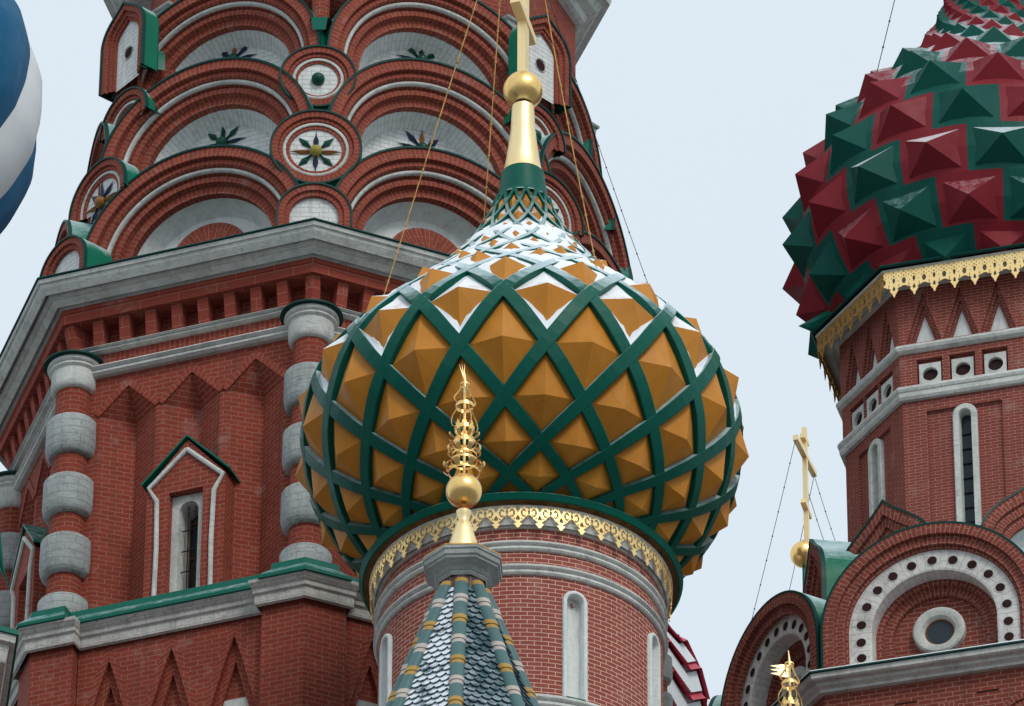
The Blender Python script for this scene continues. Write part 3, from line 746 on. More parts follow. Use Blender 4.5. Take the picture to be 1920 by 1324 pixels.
# --- lower cornice, skirt roof, pilasters
PO = .33
zL0 = zo(1069, .72, 563); zL1 = zo(1117, .52, 563)
a_, d_, n_, L_ = cen_face(OCT, 1)
pw = .62       # half width of the corner pilasters along each face
def stepped(o_wall, o_pil, pw_=pw):
    Pw = offset(OCT, o_wall); Pp = offset(OCT, o_pil); out = []
    for i in range(8):
        a, d, n, L = cen_face(Pp, i); aw, dw, nw, Lw = cen_face(Pw, i)
        ex = (L - Lw) / 2
        out.append(Pp[i])
        q = pw_ + ex
        out += [a + d * q, aw + dw * (pw_), aw + dw * (Lw - pw_), a + d * (L - q)]
    return out
def sweep_stepped(mb, prof, extra):
    rings = []
    for o, z in prof:
        rings.append([(x, y, z) for x, y in stepped(o, o + extra, pw + (o - prof[-1][0]) * .9)])
    mb.grid(rings, None, 0, False, closed=True)
H_ = zL0 - zL1
def zwl(v): 
    return float(PY(440, v, (offset(OCT, .5)[1] * .3 + offset(OCT, .5)[2] * .7)[1])[2])
EX = .20
b = MB(); sweep_stepped(b, [(.55, zL0 + .0), (.54, zL0 - .05), (.50, zL0 - .10), (.47, zL0 - .13), (.465, zL0 - .19), (.43, zL0 - .21), (.425, zL0 - .36), (.385, zL0 - .38), (.38, zL1 + .07), (.355, zL1 + .03), (.345, zL1)], EX); b.build('lower_cornice', MT['stoneW'], octo)
zsk = zbase - bh * .75
b = MB()
sweep_stepped(b, [(-.1, zL0 + .60), (.34, zL0 + .36), (.36, zL0 + .25), (.55, zL0 + .07), (.575, zL0 + .035), (.578, zL0 - .015), (.54, zL0 - .02)], EX); b.build('skirt_roof', MT['green'], octo)
b = MB()
for i in range(8):
    a, d, n, L = cen_face(offset(OCT, .0), i)
    for sgn in (0, 1):
        h = .50 if not sgn else L - .50
        P = lambda x, z, o: V3(a, d, n, x, z, o)
        # snow lying in the valley beside each pilaster step
        pts = []
        for s in range(9):
            t = s / 8 * PI
            w_ = .26 * math.sin(t) ** .7 + .01
            pts.append([P(h + (.34 * math.cos(t)), zL0 + .075 + .0, .52), P(h + (.34 * math.cos(t)), zL0 + .085 + .66 * w_ * .7, .50 - w_ * .75)])
        b.grid(pts, None, 0, True)
b.build('snow', MT['snow'], octo)
# lower wall with lancet recesses
zlan = [hit(*q, a_ + n_ * .345, d_, np.array([-d_[1], d_[0]])) for q in ((208, 1206), (325, 1182), (442, 1159))]
print('lancets', zlan, L_)
OL = offset(OCT, .345); OP = offset(OCT, .345 + EX - .03)
zlt = zL1 + .01; zbot = 0.
lw = MB()
for i in range(8):
    a, d, n, L = cen_face(OL, i); P = lambda h, z, o=0: V3(a, d, n, h, z, o)
    x0, x3 = pw - .02, L - pw + .02; bw_ = (x3 - x0) / 3; apz = zlan[1][1]; hl = 2.0
    for k in range(3):
        l, r = x0 + bw_ * k, x0 + bw_ * (k + 1); xc = (l + r) / 2
        aw_ = .125
        W = lambda t: (bw_ / 2 - .004) * (t ** .82)
        apex = [apz, apz - .30, apz - .60]
        lw.face([P(l, apz), P(r, apz), P(r, zlt), P(l, zlt)])
        def wk(j, z):
            t = (apz - z) / 1.55
            if t <= 0: return 0
            return max(0, (W(t) if t < 1 else bw_ / 2 - .004) - j * aw_)
        zz = [apz - hl * 1.4 * q / 36 for q in range(37)]
        for q in range(36):
            zt_, zb_ = zz[q], zz[q + 1]
            w0t, w0b = wk(0, zt_), wk(0, zb_); w1t, w1b = wk(1, zt_), wk(1, zb_); w2t, w2b = wk(2, zt_), wk(2, zb_)
            for s in (-1, 1):
                def F4(q4, uv=None): lw.face(q4 if s > 0 else q4[::-1], (uv if s > 0 else uv[::-1]) if uv else None)
                e = (r - xc)
                if w0t < e - 1e-4 or w0b < e - 1e-4: F4([P(xc + s * w0b, zb_), P(xc + s * e, zb_), P(xc + s * e, zt_), P(xc + s * w0t, zt_)])
                sl = 1.0
                if w0b > w1b + 1e-5:   # turned bricks of the outer arch: proud by a hair
                    F4([P(xc + s * w1b, zb_, -.0), P(xc + s * w0b, zb_, -.0), P(xc + s * w0t, zt_, -.0), P(xc + s * w1t, zt_, -.0)], [(w1b, zb_ * 1.02 + .6 * w1b), (w0b, zb_ * 1.02 + .6 * w0b), (w0t, zt_ * 1.02 + .6 * w0t), (w1t, zt_ * 1.02 + .6 * w1t)])
                if w1b > 1e-4:
                    F4([P(xc + s * w1b, zb_, -.09), P(xc + s * w1b, zb_, 0), P(xc + s * w1t, zt_, 0), P(xc + s * w1t, zt_, -.09)])
                    F4([P(xc + s * w2b, zb_, -.09), P(xc + s * w1b, zb_, -.09), P(xc + s * w1t, zt_, -.09), P(xc + s * w2t, zt_, -.09)], [(w2b, zb_ + .6 * w2b), (w1b, zb_ + .6 * w1b), (w1t, zt_ + .6 * w1t), (w2t, zt_ + .6 * w2t)])
                if w2b > 1e-4:
                    F4([P(xc + s * w2b, zb_, -.18), P(xc + s * w2b, zb_, -.09), P(xc + s * w2t, zt_, -.09), P(xc + s * w2t, zt_, -.18)])
                    F4([P(xc, zb_, -.18), P(xc + s * w2b, zb_, -.18), P(xc + s * w2t, zt_, -.18), P(xc, zt_, -.18)])
    zz_ = apz - hl * 1.4
    lw.face([P(0, 0), P(L, 0), P(L, zz_), P(0, zz_)])
    # pilaster arms
    ap, dp, np_, Lp = cen_face(OP, i); ex = (Lp - L) / 2; Q = lambda h, z, o=0: V3(ap, dp, np_, h, z, o)
    for (e0, e1) in ((0, pw + ex - .03), (Lp - pw - ex + .03, Lp)):
        lw.face([Q(e0, 0), Q(e1, 0), Q(e1, zlt), Q(e0, zlt)])
    lw.face([Q(pw + ex - .03, 0), P(pw - .03, 0), P(pw - .03, zlt), Q(pw + ex - .03, zlt)]); lw.face([P(L - pw + .03, 0), Q(Lp - pw - ex + .03, 0), Q(Lp - pw - ex + .03, zlt), P(L - pw + .03, zlt)])
lw.build('lower_wall', MT['brickL'], octo)
# pale lintels of the lower openings
for i in (0, 1, 2, 3):
    a, d, n, L = cen_face(OL, i)
    hl_ = L - pw - (L - 2 * pw) / 6 if i == 1 else (pw + (L - 2 * pw) / 6)
    _, zli = hit(418, 1316, a_ + n_ * .2, d_, np.array([-d_[1], d_[0]]))
    b = MB(); b.box(V3(a, d, n, hl_, zli - .3, -.165), d3(d) * .235, d3(n) * .03, (0, 0, .3)); b.build('lintel', MT['stone'], octo)
# ================================================================== tiers of arched gables on the octagonal tower
def arch_path(R, leg, n=40, tip=0.0, a0=0.0):
    if leg == 'c': a0, leg = -PI / 2, 0       # a ring carried round below the springing
    pts = [(R, -leg, -leg)] if leg else []
    for k in range(n + 1):
        t = a0 + (PI - 2 * a0) * k / n; r = R
        x, z = R * math.cos(t), R * math.sin(t)
        if tip:
            q = max(0, 1 - abs(t - PI / 2) / math.radians(50)); z += R * tip * q ** 3
        pts.append((x, z, R * t))
    if leg: pts.append((-R, -leg, R * PI + leg))
    return pts
def archivolt(mb, o, d, n, zc, prof, leg, m=0, tip=0, nseg=40, smooth=False, rev=None):
    # prof: list of (R, depth behind the plane); uv: u radial, v along the arc
    rows = []; uvs = []; u = 0
    for i, (R, dep) in enumerate(prof):
        if i: u += math.hypot(prof[i][0] - prof[i - 1][0], prof[i][1] - prof[i - 1][1])
        p = arch_path(R, leg, nseg, tip)
        rows.append([V3(o, d, n, x, zc + z, -dep) for x, z, s in p]); Rm = prof[0][0]
        uvs.append([(u + .13, s * Rm / R if leg in (0, 'c') else (Rm * (s / R))) for x, z, s in p])
    mb.grid(rows, uvs, m, smooth)
def disc(mb, o, d, n, zc, R, leg, dep, tip=0, m=0, nseg=40):
    mb.face([V3(o, d, n, x, zc + z, -dep) for x, z, s in arch_path(R, leg, nseg, tip)], None, m)
def star(parent, c3, d, n, R, cols):
    # eight leaf-shaped petals round a glazed boss
    Nn = d3(n); D = d3(d); Z = np.array([0, 0, 1.]); so_ = None
    bs_ = MB(); bs_.ball(c3 + Nn * .035, .085 * R / .36, 16); so_ = bs_.build('star', MT[cols[2]], parent)
    for k in range(8):
        t = k * PI / 4 + PI / 2; e = D * math.cos(t) + Z * math.sin(t); f = -D * math.sin(t) + Z * math.cos(t)
        long_ = R * (1.0 if k % 2 == 0 else .92)
        if k % 2: prof = [(.18, .035), (.34, .035), (.62, .135), (1.0, 0)]
        else: prof = [(.18, .03), (.36, .09), (.52, .10), (.72, .03), (1.0, 0)]
        L = [(c3 + e * long_ * a + f * R * w_ + Nn * .012) for a, w_ in prof]; Rr = [(c3 + e * long_ * a - f * R * w_ + Nn * .012) for a, w_ in prof]
        M = [(c3 + e * long_ * a + Nn * (.05 if w_ else .012)) for a, w_ in prof]
        pm = MB(); pm.grid([L, M, Rr]); pm.build('petal', MT[cols[0] if k % 2 else (cols[1] if k % 4 == 0 else cols[3])], so_)
    return so_
def gable_roof(parent, o, d, n, zc, R, leg, back, tip=0, mat='greenS', thick=.03):
    b = MB(); Ro, Ri = R + thick, R - .004
    f = lambda RR, dep: [V3(o, d, n, x, zc + z, -dep) for x, z, s in arch_path(RR, leg, 32, tip)]
    b.grid([f(Ri, -.045), f(Ro, -.045), f(Ro, .02)], None, 0, True); b.grid([f(Ro, .02), f(Ro, back)], None, 1, True); b.grid([f(Ri, .3), f(Ri, -.045)], None, 0, True)
    return b.build('roof', [MT['greenE'], MT[mat]], parent, 40)
STZ = .62
TIER = [(.30, 0), (-.04, 1), (-.38, 2)]
def fit_face(o):
    return cen_face(offset(OCT, o), 1), cen_face(offset(OCT, o), 2)
zt_face = [65.10, 66.88, 68.66]
# calibrate with the survey picture: centres of the outer circles
def circ(pts):
    A = np.array([[2 * x, 2 * y, 1] for x, y in pts]); B = np.array([x * x + y * y for x, y in pts]); s, *_ = np.linalg.lstsq(A, B, rcond=None)
    return s[0], s[1], math.sqrt(s[2] + s[0] ** 2 + s[1] ** 2)
cA = [[(173,451),(188,412),(220,365),(275,322),(334,290),(393,277),(440,275),(491,289),(530,314)], [(236,228),(283,169),(353,131),(432,114),(487,122),(530,141),(569,177)], [(226,145),(236,114),(271,51),(314,20),(589,43)]]
cB = [[(620,347),(667,313),(718,292),(777,281),(836,288),(878,304),(912,328)], [(650,165),(688,140),(739,125),(794,123),(844,135),(899,165),(957,209)], [(618,57),(637,21),(663,2),(870,0),(908,19),(946,51),(971,76)]]
def TPo(t):
    P = [np.array(q) for q in OCT]; sx = (.15, .32, .42, .5)[t]
    P[1] = P[1] + np.array([sx, -.02]); P[0] = P[1] + 2.75 * head(-12); P[7] = P[0] + 3.5 * head(14)
    return P
Rb = 1.88; core_in = -1.0
CORE = offset(OCT, -.75)
cw = MB(); cw.sweep(TPo(1), [(-.7, zA - .2), (-1.1, zA + .1), (-1.85, zA + .3), (-1.85, zt_face[2] + 2.3)]); cw.build('inner_wall', MT['brickL'], octo)
for (o, t) in TIER:
    zcs = []
    for fi, cc in ((1, cA[t]), (2, cB[t])):
        a, d, n, L = cen_face(offset(TPo(t), o), fi); nn_ = np.array([-d[1], d[0]])
        q = circ([hit(u, v, a, d, nn_) for u, v in cc]); zcs.append(q)
        print('tier', t, 'face', fi, np.round(q, 2), 'L/2', round(L / 2, 2))
    zc_ = (zcs[0][1] + zcs[1][1]) / 2 + (.03 if t == 0 else 0)
    zt_face[t] = zc_; zc0_ = zc_
    for i in range(8):
        a, d, n, L = cen_face(offset(TPo(t), o), i); dh = {1: zcs[0][0] - L / 2, 2: zcs[1][0] - L / 2}.get(i, 0)
        org = a + d * (L / 2 + dh); R = (1.84, 1.78, 1.74)[t] if i == 1 else (1.94, 1.88, 1.88)[t] if i == 2 else Rb if L > 3.3 else max(1.28, Rb * L / 4.2)
        zc_ = zc0_ + (Rb - R) * .8 if R < 1.7 else zc0_
        k = R / Rb; leg = .3 if t == 0 else .35
        b = MB()
        archivolt(b, org, d, n, zc_, [(R, -.02), (R - .17 * k, -.02), (R - .175 * k, .07)], leg)
        archivolt(b, org, d, n, zc_, [(R - .175 * k, .07), (R - .20 * k, .05), (R - .27 * k, .045), (R - .30 * k, .08), (R - .305 * k, .13)], leg, smooth=True)
        archivolt(b, org, d, n, zc_, [(R - .37 * k, .16), (R - .385 * k, .22), (R - .42 * k, .19), (R - .50 * k, .20), (R - .52 * k, .30)], leg, smooth=True)
        archivolt(b, org, d, n, zc_, [(R - .52 * k, .30), (R - .655 * k, .30), (R - .655 * k, .44)], leg)
        ko = b.build('arched_gable', MT['brickLr'], octo, 50)
        gable_roof(ko, org, d, n, zc_, R, leg if t == 0 else 0, .62 if i in (1, 2, 3) else .4)
        b = MB(); archivolt(b, org, d, n, zc_, [(R - .305 * k, .12), (R - .31 * k, .105), (R - .33 * k, .095), (R - .355 * k, .105), (R - .37 * k, .13), (R - .37 * k, .17)], leg, smooth=True); b.build('roll_moulding', MT['stone'], ko, 60)
        b = MB(); r0 = R - .655 * k
        archivolt(b, org, d, n, zc_, [(r0 + .002, .43), (r0 - .02, .47), (r0 - .07, .56), (r0 - .14, .66), (r0 - .17, .70)], leg, smooth=True)
        if t == 0:
            rr = .66 * k
            disc(b, org, d, n, zc_, r0 - .168, leg, .70)
            b.build('white_niche', MT['plasterS'], ko, 60)
            b = MB(); archivolt(b, org, d, n, zc_ + .24, [(rr, .72), (rr, .62), (.05 * k, .62)], leg + .2)
            b.build('inner_arch', MT['brickLr'], ko)
        else:
            disc(b, org, d, n, zc_, r0 - .168, leg, .70)
            b.build('white_niche', MT['plaster'], ko, 60)
            c3 = np.array(V3(org, d, n, -.03 if i == 1 else 0, zc_ + STZ + {(2, 1): .16, (2, 2): .26, (1, 2): .10}.get((t, i), .1 * t), -.695))
            star(ko, c3, d, n, .44 * k, ('starB' if (i + t) % 2 else 'starG', 'starG' if (i + t) % 3 else 'starO', 'starG', 'starB'))
# --- small gables over the corners, in front of the seams
PSH = .15
SM = [(.30, .55, .37, (590, 347), None), (-.04, .68, .40, (600, 210), 'star'), (-.38, .57, .31, (604, 89), 'ball')]
for t, (o, R, Rin, (u, v), orn) in enumerate(SM):
    P = offset(TPo(t), o)
    # face towards the bisector
    for i in range(8):
        q = P[i]; e1 = P[i] - P[i - 1]; e2 = P[(i + 1) % 8] - P[i]; dd = e1 / np.linalg.norm(e1) + e2 / np.linalg.norm(e2); dd /= np.linalg.norm(dd); n = np.array([dd[1], -dd[0]])
        q = q + n * (PSH + (.08 if (t == 2 and i in (1, 3)) else 0))
        if i == 0:
            pass
        q2 = offset(OCT, o)[2]; zc_ = float(PY(u, v, q2[1] - PSH)[2]) - R
        leg = {0: .25, 1: 'c' if i == 2 else .1, 2: 'c' if i == 2 else .05}[t]
        b = MB()
        if t == 0:
            archivolt(b, q, dd, n, zc_, [(R, -.02), (Rin + .08, -.02), (Rin + .08, .02), (Rin, .02), (Rin, .09)], leg, nseg=28)
        else:
            archivolt(b, q, dd, n, zc_, [(R, -.02), (R - .10, -.02), (R - .10, .03)], leg, nseg=28)
            archivolt(b, q, dd, n, zc_, [(R - .10, .03), (R - .12, .015), (R - .16, .02), (R - .17, .06)], leg, nseg=28, smooth=True)
            archivolt(b, q, dd, n, zc_, [(R - .225, .05), (R - .23, .06), (Rin, .06), (Rin, .10)], leg, nseg=28)
        ko = b.build('small_gable', MT['brickLr'], octo, 50)
        if t:
            m_ = MB(); archivolt(m_, q, dd, n, zc_, [(R - .17, .05), (R - .18, .035), (R - .20, .03), (R - .22, .035), (R - .225, .06)], leg, nseg=28, smooth=True); m_.build('roll_moulding', MT['stone'], ko, 60)
        w_ = MB(); disc(w_, q, dd, n, zc_, Rin + .003, leg, .085, nseg=28); w_.build('tympanum', MT['plaster'], ko)
        gable_roof(ko, q, dd, n, zc_, R, leg, (.5, .3, .14)[t], thick=.025)
        c3 = np.array(V3(q, dd, n, 0, zc_ , -.08))
        if orn == 'star': star(ko, c3 + np.array([0, 0, -.03]), dd, n, .42, ('starG', 'starB', 'starY', 'starO') if i != 1 else ('starB', 'starB', 'starO', 'starO'))
        if orn == 'ball':
            m_ = MB(); m_.ball(c3 + d3(n) * .03 + np.array([0, 0, .0]), .105, 20, sz=1.0); m_.build('boss', MT['starG'], ko)
# --- green valleys between the top gables
# --- upper octagon with corner gables and its cornice
UP_O = -.62; zU = zt_face[2] + 1.55
P4 = offset(TPo(3), -.15)
zap = float(PY(240, 4, P4[1][1] - .15)[2])
for i in range(8):
    e1 = P4[i] - P4[i - 1]; e2 = P4[(i + 1) % 8] - P4[i]; dd = e1 / np.linalg.norm(e1) + e2 / np.linalg.norm(e2); dd /= np.linalg.norm(dd); n = np.array([dd[1], -dd[0]])
    if i == 2: continue
    q = P4[i] + n * (.15 if i in (1, 3) else -.45); R = .52; zc_ = zap - R * 1.25 + (1.3 if i == 2 else 0); lg = .85
    b = MB(); archivolt(b, q, dd, n, zc_, [(R, -.02), (R - .09, -.02), (R - .09, .03), (R - .17, .03), (R - .17, .06), (.30, .06), (.30, .12)], lg, tip=.25, nseg=32)
    ko = b.build('small_gable', MT['brickLr'], octo, 50)
    w_ = MB(); disc(w_, q, dd, n, zc_, .303, lg, .11, tip=.25, nseg=32); w_.build('tympanum', MT['plaster'], ko)
    h_ = MB(); L_h = 20
    ring = [[V3(q, dd, n, r_ * math.cos(2 * PI * k / L_h), zc_ - .25 + r_ * math.sin(2 * PI * k / L_h), -dep) for k in range(L_h)] for r_, dep in ((.125, .107), (.115, .09), (.10, .107))]
    h_.grid(ring, None, 0, True, closed=True); h_.face([V3(q, dd, n, .101 * math.cos(2 * PI * k / L_h), zc_ - .25 + .101 * math.sin(2 * PI * k / L_h), -.106) for k in range(L_h)], None, 1)
    h_.build('round_opening', [MT['stone'], MT['dark']], ko)
    gable_roof(ko, q, dd, n, zc_, R, lg, .26, tip=.25)
zt3 = zt_face[2]
ow_ = MB(); ow_.sweep(TPo(3), [(-1.3, zt3 + 1.25), (-.80, zt3 + 1.5), (-.80, zap + 5)]); ow_.build('upper_wall', MT['brickL'], octo)
# green gutters in the seams between the top gables
for i in (2,):
    Pg = offset(TPo(2), -.38)[i]; nn = (Pg - ocen) / np.linalg.norm(Pg - ocen); tt = np.array([-nn[1], nn[0]]); zg = float(PY(605, 60, offset(TPo(2), -.38)[2][1])[2])
    p = lambda x, o_, z: (*(Pg + tt * x + nn * o_), z)
    b = MB(); b.grid([[p(-.10, .06, zg), p(.10, .06, zg)], [p(-.13, .07, zg + .24), p(.13, .07, zg + .24)], [p(-.3, -.5, zg + .4), p(.3, -.5, zg + .4)]]); b.build('gutter', MT['green'], octo)
PCo = TPo(3); PCo = [q - np.array([.45, 0]) if k in (0, 1, 7) else q for k, q in enumerate(PCo)]
zk = float(PY(1142, 3, offset(PCo, -.25)[4][1])[2])
b = MB(); b.sweep(PCo, [(-1.4, zk - .52), (-.85, zk - .50), (-.72, zk - .46), (-.66, zk - .42), (-.62, zk - .30), (-.48, zk - .24), (-.40, zk - .1), (-.28, zk - .08), (-.25, zk), (-1.5, zk + .3)]); b.build('cornice', MT['stone'], octo)
for i in range(8):
    P5 = offset(TPo(3), -.78); nn = (P5[i] - ocen) / np.linalg.norm(P5[i] - ocen); q = P5[i]
    b = MB(); zz0 = zap - .12
    b.lathe([(.14, zz0 - .1), (.17, zz0), (.2, zz0 + .02), (.22, zz0 + .12), (.30, zz0 + .16), (.31, zz0 + .27), (.36, zz0 + .30), (.37, zz0 + .34)], q, 4, smooth=False); b.build('corner_capital', MT['greystone'], octo)
    b = MB(); b.lathe([(.14, zap - 2), (.14, zz0)], q, 16); b.build('corner_shaft', MT['brickL'], octo)
# ================================================================== the right-hand tower: octagonal drum, red and green studded dome, arched gables
LR = 1.73
w1 = PD(1697, 900, 105)[:2]; dR = head(106)
ROC = [w1]; h_ = 106
for k in range(7):      # equiangular octagon, the front side a little longer than its neighbours
    ROC.append(ROC[-1] + (1.86 if k % 2 == 0 else 1.62) * head(h_)); h_ -= 45
rcen = sum(ROC) / 8
# order so that offset() pushes outwards
def area(P): return sum(P[i][0] * P[(i + 1) % len(P)][1] - P[(i + 1) % len(P)][0] * P[i][1] for i in range(len(P)))
if area(ROC) < 0: ROC = ROC[::-1]
iK = min(range(8), key=lambda k: np.linalg.norm(ROC[k] - w1))
ROC = ROC[iK:] + ROC[:iK]          # 0 = K1 ; face 0 = K1 -> K2 or K1 -> K0
FR = 0 if (ROC[1] - ROC[0]) @ dR > 0 else 7; FL = 7 if FR == 0 else 0
rt = thing('domed_tower', 'octagonal brick tower at right under a red and green dome of pyramid studs', 'church tower', (rcen[0], rcen[1], 0))
def zr(v, o, u=1697):
    q = offset(ROC, o)[0]; return float(PY(u, v, q[1])[2])
def area_ok(): return True
# --- dome
acx, acy = rcen[0] + .17, rcen[1]; DC = (acx, acy)
DR = [(60.9, 1.75)]
zbR = zr(505, .42, 1647)           # frieze top at the corner
ev0 = zbR
zq = float(PY(1468, 395, acy)[2])   # height of the widest ring
print('R zb', zbR, 'widest', zq, 'axis', rcen)
zq = 66.0
def prof_pts():
    # (height relative to widest ring, radius)
    T = [(63.7, 1.7), (63.9, 1.98), (64.1, 2.2), (64.4, 2.46), (64.7, 2.66), (65.0, 2.81), (65.4, 2.94), (65.8, 3.01), (66.2, 3.01), (66.6, 2.96), (67.0, 2.87), (67.4, 2.72), (67.8, 2.51), (68.2, 2.27), (68.6, 1.95), (69.0, 1.60), (69.4, 1.27), (69.8, 1.01), (70.2, .82), (70.6, .68), (71.0, .58), (71.6, .49), (72.4, .40)]
    return T
PR = prof_pts(); rzR = interp_prof(PR)
NR = 18
def SR(th, z, o=0):
    r = rzR(z); dr = (rzR(z + .08) - rzR(z - .08)) / .16; nl = math.hypot(1, dr)
    rr = r + o / nl; return np.array([acx + rr * math.sin(th), acy - rr * math.cos(th), z - o * dr / nl])
def NRm(th, z):
    dr = (rzR(z + .1) - rzR(z - .1)) / .2; nl = math.hypot(1, dr); return np.array([math.sin(th) / nl, -math.cos(th) / nl, -dr / nl])
def zfr(v): # front point of the surface that shows at row v
    best = min(((abs((662 - F * ((SR(0, z) - CAM) @ UP) / ((SR(0, z) - CAM) @ FW)) - v), z) for z in np.arange(64., 70.8, .02)))
    return best[1]
cR = MB(); cR.lathe([(rzR(z) - .05, z) for z in np.arange(63.7, 71.9, .1)], DC, 72); dR_ = cR.build('studded_dome', MT['greenR'], rt)
# rings of cells: heights follow the width of the cells
zring = []; z = zfr(241 + 28); zring = [z]
zz = z
while zz < 71.4: zz += .80 * 2 * PI * rzR(zz + .3) / NR / math.hypot(1, (rzR(zz + .3) - rzR(zz)) / .3); zring.append(zz)
zz = z
while zz > 63.9: zz -= .80 * 2 * PI * rzR(zz - .3) / NR / math.hypot(1, (rzR(zz) - rzR(zz - .3)) / .3); zring.insert(0, zz)
base_i = zring.index(z)
cells = []
th0 = math.radians(-2.0)
for k in range(1, len(zring) - 1):
    rr = k - base_i
    z0 = zring[k]; zlo_ = (zring[k - 1] + z0) / 2; zhi_ = (zring[k + 1] + z0) / 2; half = PI / NR
    for j in range(NR):
        th = th0 + 2 * half * j + half * rr     # each ring shifts half a cell
        # along the falling diagonals the colour stays
        col = (j + rr) % 2
        cells.append((k, th, z0, zlo_, zhi_, half, col))
def vis_score(c): 
    n = NRm(c[1], c[2]); p = SR(c[1], c[2]); q = CAM - p; f = n @ q / np.linalg.norm(q)
    u = 960 + F * ((p - CAM) @ RT) / ((p - CAM) @ FW); v = 662 - F * ((p - CAM) @ UP) / ((p - CAM) @ FW)
    return -(f + .25) * rzR(c[2]) if (u < 1960 and v > -60) else 1
order = sorted(cells, key=vis_score); keepR = set(map(id, order[:98])); restR = MB()
for c in cells:
    k, th, z0, zl, zh, half, col = c; mb = MB() if id(c) in keepR else restR; m0 = 0 if mb is not restR else col
    n = NRm(th, z0); w_ = rzR(z0) * half; hgt = (zh - zl) / 2
    g = 1.0
    nb = 4
    top = [SR(th + half * g * (2 * i / nb - 1), zh, .01) for i in range(nb + 1)]; mid = [SR(th + half * g * (2 * i / nb - 1), z0, .012) for i in range(nb + 1)]; bot = [SR(th + half * g * (2 * i / nb - 1), zl, .01) for i in range(nb + 1)]
    mb.grid([bot, mid, top], None, m0)
    s = .80; cor = [SR(th - half * s, z0 - hgt * s, .012), SR(th + half * s, z0 - hgt * s, .012), SR(th + half * s, z0 + hgt * s, .012), SR(th - half * s, z0 + hgt * s, .012)]
    mids = [(cor[q_] + cor[(q_ + 1) % 4]) / 2 for q_ in range(4)]
    ap = SR(th, z0) + n * (.80 * min(w_, hgt * math.hypot(1, n[2] / max(.3, math.hypot(n[0], n[1]))))) + np.array([0, 0, -.02 * w_])
    for i in range(4):
        mb.face([cor[i], mids[i], ap], None, m0); mb.face([mids[i], cor[(i + 1) % 4], ap], None, m0)
    if mb is not restR: mb.build('pyramid_stud', MT['red'] if col else MT['greenR'], dR_)
ro = restR.build('pyramid_studs', [MT['greenR'], MT['red']], dR_); ro['kind'] = 'stuff'
fn = MB(); zt_ = 71.85; fn.lathe([(.46, zt_ - .02), (.3, zt_ + .6), (.2, zt_ + 1.3)], DC, 24); fn.build('gilded_cone', MT['goldP'], rt)
fb = MB(); fb.ball((acx, acy, zt_ + 1.45), .3, 24); fb.build('gilded_orb', MT['gold'], rt)
cb = MB(); cb.lathe([(.05, zt_ + 1.72), (.08, zt_ + 1.8)], DC, 12); cbo = cb.build('cross', MT['goldP'], rt)
q1, q2 = cross_parts(cbo, np.array([acx, acy, zt_ + 1.7]), 3.0, 1.3, 18, MT['goldP'])
# a stay that runs from the cross down to the left shoulder
sh = None; bd_ = 1e9
for z in np.arange(zq, zq + 3, .05):
    for t in np.linspace(-PI * .9, 0, 60):
        p = SR(t, z, .12); q = p - CAM; e = math.hypot(960 + F * (q @ RT) / (q @ FW) - 1640, 662 - F * (q @ UP) / (q @ FW) - 135)
        if e < bd_: bd_, sh = e, p
cb = MB(); chain(cb, q2, sh, 0, .007, .55); cb.build('guy_chain', MT['iron'], rt)
# --- frieze: gilded lace apron hanging round the eave
zf0, zf1 = zr(505, .40, 1647), zr(558, .40, 1647)
b = MB(); b.sweep(ROC, [(-.5, zf0 + .3), (.43, zf0 + .05), (.445, zf0 + .02), (.43, zf0), (.40, zf0 + .005)]); b.build('eave', MT['greenE'], rt)
for i in range(8):
    a, d, n, L = cen_face(offset(ROC, .36), i); nb = 7; w_ = L / nb
    b = MB()
    for k in range(nb):
        lace(b, lambda x, y: V3(a, d, n, k * w_ + x, zf0 - y), frieze_mask, 30, 40, w_, zf0 - zf1)
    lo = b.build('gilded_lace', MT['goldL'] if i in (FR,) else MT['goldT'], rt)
    md = lo.modifiers.new('thickness', 'SOLIDIFY'); md.thickness = .01
zs0 = zr(649, .09); zs1 = zr(664, .09)
b = MB(); zc0_ = zr(541, .12); b.sweep(ROC, [(.385, zf0 - .02), (.30, zf0 - .1), (.20, zf0 - .2), (.13, zc0_ + .04), (.12, zc0_), (.0, zc0_)]); b.build('cove', MT['stone'], rt)
